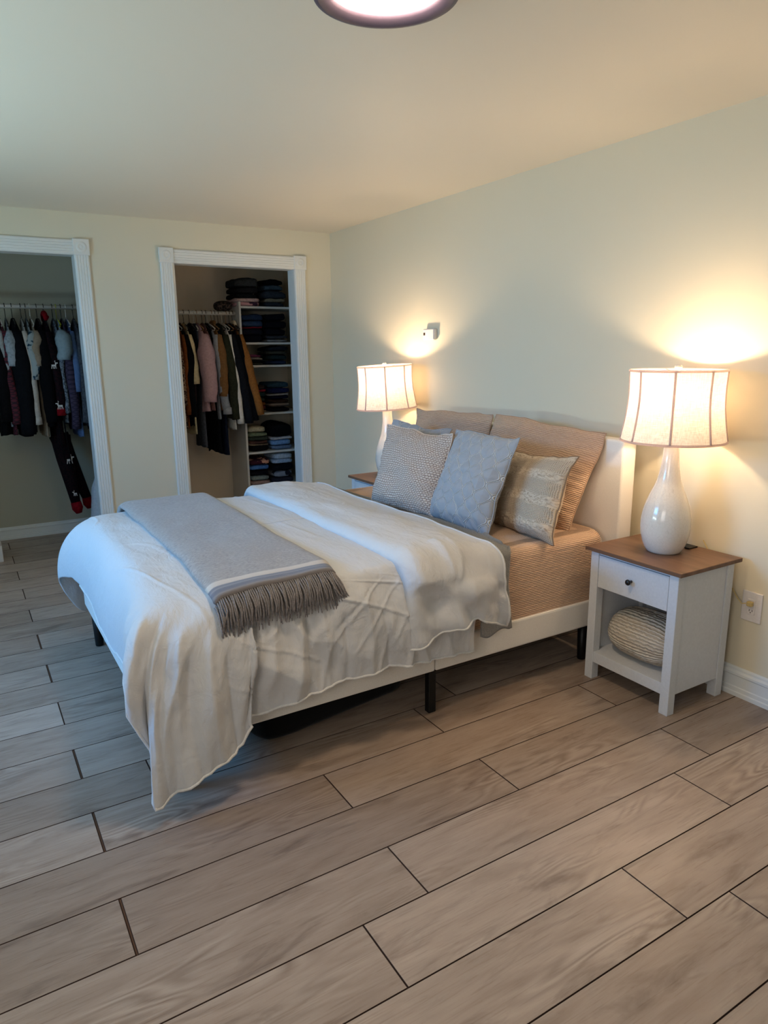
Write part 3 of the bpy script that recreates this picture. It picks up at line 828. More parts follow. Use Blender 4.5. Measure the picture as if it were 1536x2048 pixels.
# ------------------------------------------------------------------ throw blanket
NX, NY = 60, 150
Pt = np.zeros((NX, NY, 3)); Ut = np.zeros((NX, NY, 2))
thr = thing('throw_blanket', 'folded grey wool throw with a striped fringed end laid across the duvet', 'blanket', (.9, 2.99, TOPZ))
for i in range(NX):
    u = i/(NX-1)
    for j in range(NY):
        v = j/(NY-1)                      # 0 near edge -> 1 far edge
        yn = 2.19; r_ = .10                 # the near end follows the rounded edge of the bed
        L0 = (.048-.03*u); L = 3.77-yn; d = v*(L0+L+.22)
        xl = np.interp(v, [0, .08, .3, .6, 1], [.632, .64, .668, .665, .66]); xr = np.interp(v, [0, .06, .3, .6, 1], [1.10, 1.125, 1.13, 1.15, 1.15])
        x = xl+(xr-xl)*u
        if d < L0: a = (L0-d)/r_; y = yn-(r_+.03)*math.sin(a); z = TOPZ+.038-(r_+.0)*(1-math.cos(a))
        elif d < L0+L: y = yn+d-L0; z = TOPZ+.038
        else: a = min((d-L0-L)/r_, PI/2); y = 3.77+(r_+.03)*math.sin(a); z = TOPZ+.038-r_*(1-math.cos(a))-max(0, d-L0-L-r_*PI/2)
        # rounded long edges
        e = 1-(2*abs(u-.5))**14; z -= .024*(1-e)
        Pt[i, j] = (x, y, z); Ut[i, j] = (x, d)
Pt[..., 2] += fbm(Pt[..., 0]*4, Pt[..., 1]*3, 61)*.010+fbm(Pt[..., 0]*3.2, Pt[..., 1]*2.4, 2)*.008
Pt[..., 0] += fbm(Pt[..., 1]*3, Pt[..., 1]*0, 63)*.012
tb = mesh_obj('wool_cloth', (Pt-np.array(thr.location)).reshape(-1, 3), grid_faces(NX, NY), M['wool'], thr, True, Ut.reshape(-1, 2))
orient(tb); solid(tb, .022)
rng = random.Random(11); fr = MB()
for layer in range(2):
    ns = 62
    for k in range(ns):
        u = (k+.5+rng.uniform(-.12, .12))/ns
        i = int(u*(NX-1)); p = Pt[i, 0]; x, y, z = Pt[0, 0, 0]+(Pt[-1, 0, 0]-Pt[0, 0, 0])*u, p[1], p[2]-.010-.008*layer
        Ls = rng.uniform(.085, .105)*(1.0 if layer == 0 else 1.22); lean = rng.uniform(-.007, .007)+.035*max(0, u-.72)/.28
        if rng.random() < .10: lean += rng.uniform(-.035, .035)
        pts = []; jit = rng.uniform(0, .003)
        for s_ in range(8):
            f = s_/7; out = .050*math.sin(min(f*1.6, 1)*PI/2)
            pts.append((x+lean*f*f+.0015*math.sin(f*9+k), y+.002-out+.007*layer-jit, z-Ls*(f**1.2)))
        fr.tube(pts, [.0030, .0031, .0031, .0031, .003, .003, .0028, .0016], 5)
fr.V = [(v[0]-thr.location[0], v[1]-thr.location[1], v[2]-thr.location[2]) for v in fr.V]
fo2 = fr.build('fringe', M['fringe'], thr); fo2['kind'] = 'stuff'

# ------------------------------------------------------------------ pillows
def pillow(name, label, w, h, th, c, yaw, tilt, roll, mat, seed=0, pinch=.05, ears=1.0, uvs=(1, 1), sag=0.0, cat='pillow', group=None, wr=.010):
    NU, NV = 72, 72
    u = np.linspace(-1, 1, NU); v = np.linspace(-1, 1, NV); Uu, Vv = np.meshgrid(u, v, indexing='ij')
    # denser towards the rim
    Uu = np.sin(Uu*PI/2)*.5+Uu*.5; Vv = np.sin(Vv*PI/2)*.5+Vv*.5
    X = Uu*(1-pinch*(1-Vv**2)*np.abs(Uu)**1.5)*w/2
    Z = Vv*(1-pinch*(1-Uu**2)*np.abs(Vv)**1.5)*h/2
    prof = np.clip((1-np.abs(Uu)**2.6), 0, 1)**.62*np.clip((1-np.abs(Vv)**2.6), 0, 1)**.62
    T = th/2*prof
    belly = 1-.22*Vv                                   # heavier towards the bottom
    T = T*belly
    n1 = fbm(Uu*2.2+3, Vv*2.2, seed)*wr*1.2+fbm(Uu*6, Vv*6, seed+5)*wr*.5
    rim = sst(.45, .95, np.maximum(np.abs(Uu), np.abs(Vv)))
    ang = np.arctan2(Vv, Uu)
    n1 += rim*(1-sst(.97, 1., np.maximum(np.abs(Uu), np.abs(Vv))))*np.sin(ang*34+fbm(Uu*3, Vv*3, seed+9)*6)*wr*.35
    edge = prof**.5
    verts = []; uvl = []; idx = {}
    F = []
    def arr(sgn):
        Y = -sgn*(T+n1*edge*(1 if sgn > 0 else .5))
        return np.stack([X, Y, Z-sag*(1-Vv**2)*0], -1)
    Af = arr(1); Ab = arr(-1)
    bend = fbm(Uu*1.2, Vv*1.2, seed+2)*.02
    for A_ in (Af, Ab):
        A_[..., 1] += bend
        A_[..., 0] += fbm(Vv*1.6, Uu*1.6, seed+4)*.018; A_[..., 2] += fbm(Uu*1.6, Vv*1.6, seed+6)*.022
        # corners flop
        cr = (np.abs(Uu)*np.abs(Vv))**6
        A_[..., 1] += cr*.02*np.sin(seed+Uu*3)
    V = np.concatenate([Af.reshape(-1, 3), Ab.reshape(-1, 3)])
    uv = np.stack([(Uu*.5+.5)*uvs[0], (Vv*.5+.5)*uvs[1]], -1).reshape(-1, 2); uv = np.concatenate([uv, uv])
    g = grid_faces(NU, NV); nn_ = NU*NV
    F = [f for f in g]+[tuple(i+nn_ for i in f[::-1]) for f in g]
    # merge rims
    rimi = [i*NV for i in range(NU)]+[i*NV+NV-1 for i in range(NU)]+list(range(NV))+[(NU-1)*NV+j for j in range(NV)]
    remap = {nn_+i: i for i in set(rimi)}
    F = [tuple(remap.get(i, i) for i in f) for f in F]
    o = mesh_obj(name, V, F, mat, None, True, uv)
    bm = bmesh.new(); bm.from_mesh(o.data); lo = [v for v in bm.verts if not v.link_faces]; bmesh.ops.delete(bm, geom=lo, context='VERTS'); bmesh.ops.recalc_face_normals(bm, faces=bm.faces); bm.to_mesh(o.data); bm.free()
    # frame: local X -> image right (-Y world), local Z -> up tilted, local -Y -> facing -X
    uv_ = Vector((-math.sin(yaw), -math.cos(yaw), 0)); n0 = Vector((-math.cos(yaw), math.sin(yaw), 0))
    vv = Vector((0, 0, 1))*math.cos(tilt)-n0*math.sin(tilt); nf = n0*math.cos(tilt)+Vector((0, 0, 1))*math.sin(tilt)
    a = uv_*math.cos(roll)+vv*math.sin(roll); b_ = -uv_*math.sin(roll)+vv*math.cos(roll)
    o.matrix_world = Matrix(((a.x, -nf.x, b_.x, c[0]), (a.y, -nf.y, b_.y, c[1]), (a.z, -nf.z, b_.z, c[2]), (0, 0, 0, 1)))
    tag(o, label, cat, group)
    # seam piping
    rim = [Af[i, 0] for i in range(NU)]+[Af[NU-1, j] for j in range(1, NV)]+[Af[i, NV-1] for i in range(NU-2, -1, -1)]+[Af[0, j] for j in range(NV-2, -1, -1)]
    MB().tube([tuple(p) for p in rim], .0032, 6).build('seam', mat, o)
    return o
D = math.radians
pillow('bed_pillow', 'large tan gauze pillow leaning on the headboard beside the lit near lamp', .74, .50, .17, (2.465, 2.63, .905), D(-5), D(22), D(-4), M['tan'], 3, .03, uvs=(.74, .5), group=None)
pillow('bed_pillow', 'large tan gauze pillow on the far half of the headboard, half hidden by cushions', .70, .50, .16, (2.47, 3.385, .905), D(-2), D(20), D(1), M['tan'], 8, .03, uvs=(.7, .5))
pillow('cushion', 'grey ogee quilted cushion tucked behind the beige basketweave one', .46, .44, .13, (2.155, 3.27, .885), D(-11), D(21), D(-2), M['ogee'], 12, .05, cat='cushion')
pillow('cushion', 'square beige basketweave cushion, leftmost in the front row', .48, .45, .15, (2.01, 3.05, .878), D(-12), D(19), D(0), M['basket'], 15, .05, cat='cushion')
pillow('cushion', 'grey ogee quilted cushion in the middle front, beside the waffle knit one', .48, .48, .16, (2.075, 2.62, .885), D(0), D(20), D(-2), M['ogee'], 19, .06, cat='cushion')
pillow('cushion', 'small beige waffle knit cushion between the grey quilted cushion and tan pillow', .44, .40, .14, (2.245, 2.38, .845), D(6), D(20), D(3), M['waffle'], 23, .06, cat='cushion')

# ------------------------------------------------------------------ nightstands
def nightstand(x, y, label):
    """origin: front-left-near corner reference; x front face, y near side"""
    t = thing('nightstand', label, 'nightstand', (x, y, 0))
    W = .455; Dp = .37; Ht = .617
    top = MB().box(-.018, Dp+.018, -.022, W+.022, Ht, Ht+.018, .002).build('table_top', M['ns_top'], t)
    MB().box(Dp-.06, Dp+.0, .18, .235, Ht+.018, Ht+.024, .001).build('power_socket', M['black'], t)
    lg = .043
    for (a, b_) in ((0, 0), (0, W-lg), (Dp-lg, 0), (Dp-lg, W-lg)):
        MB().box(a, a+lg, b_, b_+lg, 0, Ht, .0015).build('leg', M['white'], t)
    for b_ in (.006, W-.022):
        MB().box(lg, Dp-lg, b_, b_+.016, .085, Ht, .001).build('side_panel', M['white'], t)
    MB().box(Dp-.016, Dp-.006, lg, W-lg, .10, Ht, .001).build('back_panel', M['white'], t)
    MB().box(.004, .03, lg, W-lg, Ht-.012, Ht, .001).build('top_rail', M['white'], t)
    MB().box(.019, Dp-.02, lg-.02, W-lg+.02, .122, .1355, .0).build('shelf', M['white'], t)
    MB().box(.003, .02, lg, W-lg, .085, .136, .001).build('apron', M['white'], t)
    MB().box(.05, Dp-.02, .02, W-.02, .448, .456, .001).build('divider_board', M['white'], t)
    dr = MB().box(.001, .019, lg+.002, W-lg-.002, .453, Ht-.015, .0015).build('drawer', M['white'], t)
    kn = MB().lathe([(0, 0), (.006, .0), (.0055, .012), (.008, .017), (.0125, .021), (.013, .025), (.010, .029), (0, .031)], 20)
    k2 = MB(); k2.add([(.001-v[2], W/2+v[0], .53+v[1]) for v in kn.V], kn.F, True); k2.build('knob', M['knob'], dr)
    return t
nightstand(2.372, 1.655, 'white nightstand with brown top beside the near side of the headboard, full height in view')
nightstand(2.352, 3.878, 'white nightstand with brown top mostly hidden behind the far side of the bed')

# knitted blanket roll in the near nightstand
NU, NV = 150, 80
a = np.linspace(0, 2*PI, NU, endpoint=False); bb = np.linspace(-1, 1, NV); Aa, Bb = np.meshgrid(a, bb, indexing='ij')
rad = np.clip(1-np.abs(Bb)**3.2, 0, 1)**.45
ry = .158
Yp = Bb*.190; rx, rz_ = .135, .112
Xp = np.cos(Aa)*rad*rx; Zp = np.sin(Aa)*rad*rz_*(np.where(np.sin(Aa) < 0, .9, 1.05))
rip = np.sin(Aa*40+fbm(Bb*2, Aa, 77)*1.5)*.0024*rad
Xp += np.cos(Aa)*rip; Zp += np.sin(Aa)*rip
Zp = np.maximum(Zp, -.096)
Pk = np.stack([Xp, Yp, Zp+.098], -1)
Pk += (fbm(Aa*1.3, Bb*2, 71)*.010)[..., None]*np.array([1, .4, 0])
Uk = np.stack([Bb*.2+3, Aa*.11], -1)
o = mesh_obj('knit_blanket', Pk.reshape(-1, 3), grid_faces(NU, NV, True), M['cream_knit'], None, True, Uk.reshape(-1, 2), loc=(2.535, 1.89, .137)); fix_normals(o)
tag(o, 'rolled cream ribbed knit blanket on the lower shelf of the near nightstand', 'blanket')

# ------------------------------------------------------------------ table lamps
def table_lamp(x, y, z, label, s=1.0, tilt=(0, 0), rz=0.0):
    t = thing('table_lamp', label, 'table lamp', (x, y, z))
    t.rotation_euler = (tilt[0], tilt[1], rz)
    prof = [(0, 0), (.066, 0), (.072, .004), (.077, .012), (.083, .022), (.092, .045), (.100, .08), (.1035, .115), (.102, .15), (.096, .185), (.086, .22), (.073, .255), (.060, .285), (.050, .312), (.043, .345), (.037, .385), (.0335, .42), (.033, .45), (.0355, .49), (.036, .50), (.0, .50)]
    MB().lathe([(r*s, zz*s) for r, zz in prof], 56).build('base', M['ceramic'], t)
    MB().tube([(0, 0, .50*s), (0, 0, .60*s)], .011*s, 12).build('socket', M['ring'], t)
    zb, zt = .488*s, .778*s
    def shp(f): return (.210-.022*(math.sin(min(f*1.25, 1)*PI/2)))*s - .004*s*math.sin(f*PI)
    m = 24; n = 96
    V = []; 
    for i in range(m+1):
        f = i/m; r = shp(f)
        for k in range(n):
            q = 2*PI*k/n; seg = (q*8/(2*PI)) % 1.0
            rr_ = r*(1-.012*math.sin(seg*PI))      # slightly scalloped between ribs
            V.append((rr_*math.cos(q), rr_*math.sin(q), zb+(zt-zb)*f))
    F = []
    for i in range(m):
        for k in range(n): F.append((i*n+k, i*n+(k+1) % n, (i+1)*n+(k+1) % n, (i+1)*n+k))
    sh = mesh_obj('lamp_shade', V, F, M['shade'], t, True)
    tr_ = MB()
    for f in (0, 1):
        r = shp(f)*1.0; pts = [(r*1.003*math.cos(2*PI*k/64), r*1.003*math.sin(2*PI*k/64), zb+(zt-zb)*f) for k in range(65)]
        tr_.tube(pts, .0052*s, 6, False)
    for j in range(8):
        q = 2*PI*j/8
        tr_.tube([(shp(i/12)*1.001*math.cos(q), shp(i/12)*1.001*math.sin(q), zb+(zt-zb)*i/12) for i in range(13)], .0050*s, 6)
    tr_.build('trim_tape', M['shade_trim'], sh)
    hp = MB()
    for j in range(3):
        q = 2*PI*j/3+.3; hp.tube([(0, 0, zt-.012*s), (shp(1)*math.cos(q), shp(1)*math.sin(q), zt-.002)], .0018, 6)
    hp.tube([(.0, 0, .60*s), (.045*s, 0, .66*s), (.035*s, 0, .74*s), (0, 0, zt-.01)], .0016, 6)
    hp.tube([(.0, 0, .60*s), (-.045*s, 0, .66*s), (-.035*s, 0, .74*s), (0, 0, zt-.01)], .0016, 6)
    hp.build('harp', M['ring'], t)
    MB().lathe([(0, zt-.012*s), (.006, zt-.01*s), (.007, zt), (.013*s, zt+.004), (.016*s, zt+.014*s), (.013*s, zt+.022*s), (0, zt+.025*s)], 24).build('finial', M['ceramic'], t)
    bl = MB().lathe([(0, .675*s), (.012, .673*s), (.024, .655*s), (.027, .64*s), (.022, .62*s), (.013, .605*s), (0, .60*s)], 24).build('bulb', M['bulb'], t)
    d = bpy.data.lights.new('bulb_light', 'POINT'); d.energy = TABLE_LAMP; d.color = (1.0, .74, .46); d.shadow_soft_size = .03
    lo = bpy.data.objects.new('bulb_light', d); link(lo); lo.parent = t; lo.location = (0, 0, .69*s)
    return t
a1 = table_lamp(2.572, 1.885, .635, 'lit white ceramic gourd lamp with linen shade on the near nightstand', 1.0, (0, 0), R(34))
a2 = table_lamp(2.575, 4.16, .635, 'lit white ceramic gourd lamp on the far nightstand, partly behind the cushions', .985, (R(-1.5), R(-2.5)), R(14))

# ------------------------------------------------------------------ wall things
t = thing('night_light', 'small white plug-in night light with a dark window on the wall above the far lamp', 'night light', (XW, 3.985, 1.605))
MB().box(-.032, -.0, -.068, .062, -.037, .037, .006).build('body', M['plate'], t)
MB().box(-.034, -.030, .030, .050, -.006, .012, .001).build('sensor_window', M['slot'], t)
t = thing('wall_outlet', 'white wall outlet with a yellowed plug low on the wall beside the near nightstand', 'outlet', (XW, 1.592, .421))
MB().box(-.007, 0, -.044, .044, -.066, .066, .002).build('cover_plate', M['plate'], t)
MB().box(-.010, -.005, -.017, .017, -.034, .034, .001).build('receptacle', M['plate'], t)
sl = MB()
for z in (-.016, .016):
    sl.box(-.0105, -.0095, -.008, -.0055, z-.004, z+.004, 0); sl.box(-.0105, -.0095, .005, .0075, z-.004, z+.004, 0); sl.box(-.0105, -.0095, -.002, .002, z-.011, z-.007, 0)
sl.build('slots', M['slot'], t)
sl2 = MB()
for z in (-.053, .053): sl2.lathe([(0, 0), (.003, 0), (.0035, -.001)], 10, (0, 0, 0))
t = thing('lamp_cord', 'pale lamp cord with plug running from the outlet behind the nightstand', 'cord', (XW, 1.592, .421))
MB().box(-.030, -.011, -.012, .012, .006, .027, .003).build('plug', M['plug'], t)
MB().tube([(-.028, .004, .02), (-.032, .03, .012), (-.022, .055, .025), (-.014, .085, .055), (-.012, .13, .10), (-.012, .2, .17), (-.012, .25, .24)], .0022, 8).build('wire', M['plug'], t)

# ------------------------------------------------------------------ closets
# rods
RY = 6.08
o = MB().tube([(1.203, RY, 1.829), (2.178, RY, 1.829)], .016, 20).build('closet_rod', M['shelf']); tag(o, 'white hanging rod in the closet beside the shelves', 'closet rod')
o = MB().tube([(XL+.003, RY, 1.853), (1.077, RY, 1.853)], .016, 20).build('closet_rod', M['shelf']); tag(o, 'white hanging rod across the left closet', 'closet rod')
# shelf unit
t = thing('shelf_unit', 'white closet shelving full of folded clothes in the closet nearest the bed', 'shelving', (2.19, 5.99, 0))
MB().box(-.009, .009, 0, .425, 0, 1.925, .001).build('divider_panel', M['shelf'], t)
SHZ = [1.888, 1.582, 1.385, .962, .612, .30]
for z in SHZ: MB().box(.009, XW-2.191, .0, .425, z-.018, z, .001).build('shelf', M['shelf'], t)

# folded clothes
NF = {}
def folded(x, y, z, w, d, h, mat, label, seed, ang=0.0):
    nu, nv = 56, 16
    P, F = rounded_box_mesh(w, d, h, 5, nu, nv, seed, .012)
    # fold crease at the front edge: squeeze at mid height
    zc = P[..., 2]/h; cre = np.exp(-((zc-.5)/.12)**2)
    front = sst(0, -d/2, P[..., 1]); P[..., 1] += front*cre*.010
    P[..., 2] += fbm(P[..., 0]*7+seed, P[..., 1]*6, seed)*.016*(zc > .3)-.10*h*(np.abs(P[..., 0])/(w/2))**2*(zc > .4)
    P[..., 2] = np.maximum(P[..., 2], 0)
    o = mesh_obj('folded_garment', P.reshape(-1, 3), F, mat, None, True, loc=(x, y, z)); fix_normals(o)
    o.rotation_euler[2] = ang
    tag(o, label, 'folded clothes', 'folded clothes on the closet shelves'); return o
ordn = ['bottom', 'second from bottom', 'third from bottom', 'fourth from bottom', 'fifth from bottom', 'sixth from bottom', 'seventh from bottom']
shelfname = ['top shelf', 'second shelf', 'third shelf', 'fourth shelf', 'fifth shelf', 'lowest visible shelf']
stacks = {
 (0, 'left'): [((196, 150, 158), 'pink printed cotton', .035, 'blotch', (60, 40, 60)), ((190, 165, 165), 'pale pink cotton', .03, None, None), ((24, 26, 30), 'black knit', .045, None, None), ((30, 30, 34), 'black denim', .05, None, None), ((52, 56, 60), 'charcoal fleece', .075, None, None)],
 (0, 'right'): [((40, 46, 56), 'dark slate cotton', .04, None, None), ((120, 112, 96), 'khaki cotton', .03, None, None), ((44, 50, 60), 'grey denim', .07, None, None), ((66, 82, 96), 'dusty blue denim', .05, None, None), ((14, 15, 18), 'black', .04, None, None)],
 (1, 'left'): [((16, 18, 28), 'black denim', .06, None, None), ((22, 24, 36), 'dark navy denim', .06, None, None), ((120, 30, 48), 'crimson', .012, None, None), ((40, 58, 88), 'blue denim', .055, None, None), ((34, 50, 78), 'indigo denim', .05, None, None)],
 (1, 'right'): [((64, 66, 72), 'grey striped knit', .03, 'stripe', (120, 120, 124)), ((50, 54, 62), 'slate knit', .03, None, None), ((14, 16, 24), 'black knit', .06, None, None), ((12, 14, 22), 'black wool', .07, None, None), ((14, 16, 26), 'midnight blue knit', .06, None, None)],
 (2, 'left'): [((60, 60, 56), 'olive grey', .025, None, None), ((26, 26, 30), 'black', .02, None, None), ((150, 140, 132), 'beige', .022, None, None), ((110, 50, 80), 'plum printed', .03, 'blotch', (30, 20, 30))],
 (2, 'right'): [((30, 40, 66), 'navy denim', .04, None, None), ((30, 44, 48), 'dark teal', .05, None, None), ((56, 56, 50), 'dark olive', .03, None, None), ((26, 30, 38), 'charcoal', .045, None, None)],
 (3, 'left'): [((150, 130, 110), 'tan', .025, None, None), ((96, 44, 40), 'brick red', .035, None, None), ((150, 84, 30), 'orange', .035, None, None), ((60, 66, 56), 'sage grey', .045, None, None), ((40, 60, 60), 'dark green', .045, None, None), ((150, 40, 56), 'red', .02, None, None), ((50, 40, 40), 'dark brown', .04, None, None)],
 (3, 'right'): [((22, 22, 28), 'black', .04, None, None), ((130, 116, 108), 'taupe', .04, 'stripe', (80, 70, 66)), ((60, 42, 34), 'brown', .035, None, None), ((16, 20, 44), 'navy', .03, None, None), ((160, 156, 156), 'light grey', .02, None, None), ((26, 34, 74), 'royal blue', .05, None, None), ((48, 74, 92), 'steel blue', .05, None, None)],
 (4, 'left'): [((22, 20, 22), 'black', .05, None, None), ((128, 112, 96), 'taupe', .02, None, None), ((84, 58, 54), 'maroon', .025, None, None), ((60, 68, 60), 'moss green', .04, None, None), ((104, 118, 96), 'sage green', .035, None, None), ((188, 184, 160), 'cream', .05, None, None)],
 (4, 'right'): [((100, 120, 150), 'blue grey', .04, None, None), ((110, 150, 200), 'pale blue denim', .05, None, None), ((186, 184, 190), 'off-white', .03, None, None), ((12, 12, 16), 'black puffy', .12, None, None)],
 (5, 'left'): [((150, 128, 124), 'dusty pink', .04, None, None), ((120, 136, 140), 'grey green', .045, None, None), ((18, 20, 30), 'black', .05, None, None), ((74, 120, 190), 'bright blue', .05, None, None), ((60, 30, 44), 'flowered', .055, 'blotch', (200, 150, 130))],
 (5, 'right'): [((40, 40, 52), 'charcoal', .05, None, None), ((130, 134, 146), 'grey printed', .06, 'blotch', (30, 30, 40)), ((16, 18, 26), 'black', .07, None, None), ((150, 172, 200), 'light blue', .04, None, None), ((176, 190, 206), 'pale grey', .05, None, None)],
}
sd = 100; rg = random.Random(9)
for (s, side_), items in stacks.items():
    z = SHZ[s]+.0005; cx = 2.315 if side_ == 'left' else 2.545
    room = {0: .25, 1: .27, 2: .17, 3: .33, 4: .29, 5: .28}[s]; tot = sum(i[2] for i in items); k_ = min(1.0, room/tot) if s else min(1.0, .245/tot)
    for j, (c, desc, h, pat, c2) in enumerate(items):
        sd += 1; h *= k_
        w_ = rg.uniform(.18, .225); d_ = rg.uniform(.30, .335)
        pos = 'topmost' if j == len(items)-1 else ordn[j]
        y0 = 6.175 + rg.uniform(-.012, .012)
        xoff = 0
        if s == 0 and side_ == 'left': w_ *= 1.12; xoff = -.035
        folded(cx+xoff+rg.uniform(-.006, .006), y0, z, w_, d_, h*1.02, cloth(c, c2, pat), '%s folded garment, %s of the %s stack on the %s' % (desc, pos, side_, shelfname[s]), sd, rg.uniform(-.04, .04))
        z += h

# hangers and garments
def hanger(x, y, z, mat, label, grp, yaw=0.0, w=.20, name='clothes_hanger'):
    t = thing(name, label, 'hanger', (x, y, z), yaw, grp)
    pts = []
    for k in range(13):
        a = R(200-k*20); pts.append((0, .0215*math.cos(a), .0215*math.sin(a)))
    pts += [(0, .004, -.045), (0, 0, -.085)]
    MB().tube(pts, .0024, 8).build('hook', mat, t)
    MB().tube([(0, 0, -.082), (0, -.5*w, -.105), (0, -w, -.135), (0, -w*.9, -.148), (0, w*.9, -.148), (0, w, -.135), (0, .5*w, -.105), (0, 0, -.082)], .0045, 8).build('shoulder_bar', mat, t)
    return t

def garment(name, cat, label, x, z, mat, yaw=0.0, w=.205, L=.70, th=.035, sl=.55, sr=.055, splay=.05, seed=0, sleeves=True, cuff=None, lean=0.0, grp=None, collar=None, flare=1.0, back_sleeve=True, shoulder=.215, y=None, slean=0.0):
    """hangs from rod height z at x; plane of the garment along local Y"""
    t = thing(name, label, cat, (x, y if y is not None else RY, z), yaw, grp)
    rows = 44; nu = 48
    P = np.zeros((nu, rows, 3))
    for j in range(rows):
        f = j/(rows-1)
        zz = -.088-f*(L)
        d = f*L
        # half width: neck -> shoulder -> body
        if d < shoulder-.06: hw = .055+(w-.055)*min(1, (d/(shoulder-.06)))**.9
        else: hw = w*(1+(flare-1)*((d-(shoulder-.06))/(L)))
        hw *= 1-.06*math.sin(min(1, max(0, (d-.1)/(L-.1)))*PI)
        tt = th*min(1, .25+d/.16)*(1+.15*f)
        for i in range(nu):
            a = 2*PI*i/nu; ca, sa = math.cos(a), math.sin(a)
            P[i, j] = (tt*np.sign(sa)*abs(sa)**.8, hw*np.sign(ca)*abs(ca)**.75, zz)
    ang = np.arctan2(P[..., 0], P[..., 1]); FZ = -(P[..., 2]+.088)
    # vertical folds
    fo_ = (vnoise(P[..., 1]*22+seed, FZ*1.5, seed)*.035+vnoise(P[..., 1]*9, FZ*2.5, seed+3)*.03)*sst(.08, .35, FZ)
    P[..., 0] += fo_*(th/.04)
    P[..., 0] += lean*FZ
    P[..., 1] += vnoise(FZ*4, FZ*0, seed+7)*.02*sst(.2, .5, FZ)
    hem = P[:, -1, :]; P[..., 2] += (vnoise(P[..., 1]*12, P[..., 1]*0, seed+5)*.03)*sst(L*.8, L, FZ)
    o = mesh_obj('body', P.reshape(-1, 3), grid_faces(nu, rows, True), mat, t, True); fix_normals(o); solid(o, .003)
    if sleeves:
        for s in ((-1, 1) if back_sleeve else (-1,)):
            m = MB(); n_ = 13; pts = []; rs = []
            for k in range(n_):
                f = k/(n_-1)
                yy = s*(w*.86+splay*(1-(1-f)**2)); zz = -.185-(sl-.05)*f
                xx = lean*(sl*f)+slean*f+vnoise(np.array(f*3.), np.array(seed*1.), seed)*.03
                pts.append((float(xx), yy, zz)); rs.append(sr*(1.0-.28*f)*(.45+.55*min(1, f*4))*(1+.05*math.sin(k*2.1+seed)*min(1, f*4)))
            m.tube(pts, rs, 14)
            m.build('sleeve', mat, t)
            if cuff is not None:
                p = pts[-1]; MB().tube([(p[0], p[1], p[2]+.045), (p[0], p[1], p[2]-.012)], [rs[-1]*1.12, rs[-1]*1.16], 14).build('cuff', cuff, t)
    if collar is not None:
        MB().tube([(0, -.07, -.10), (th*.5, -.035, -.075), (th*.5, .035, -.075), (0, .07, -.10)], [.012, .016, .016, .012], 8).build('collar', collar, t)
    return t
HG1 = 'hangers on the rod of the closet with shelves'; HG2 = 'hangers on the rod of the left closet'
zr = 1.829; zl = 1.853
blk = (20, 21, 26)
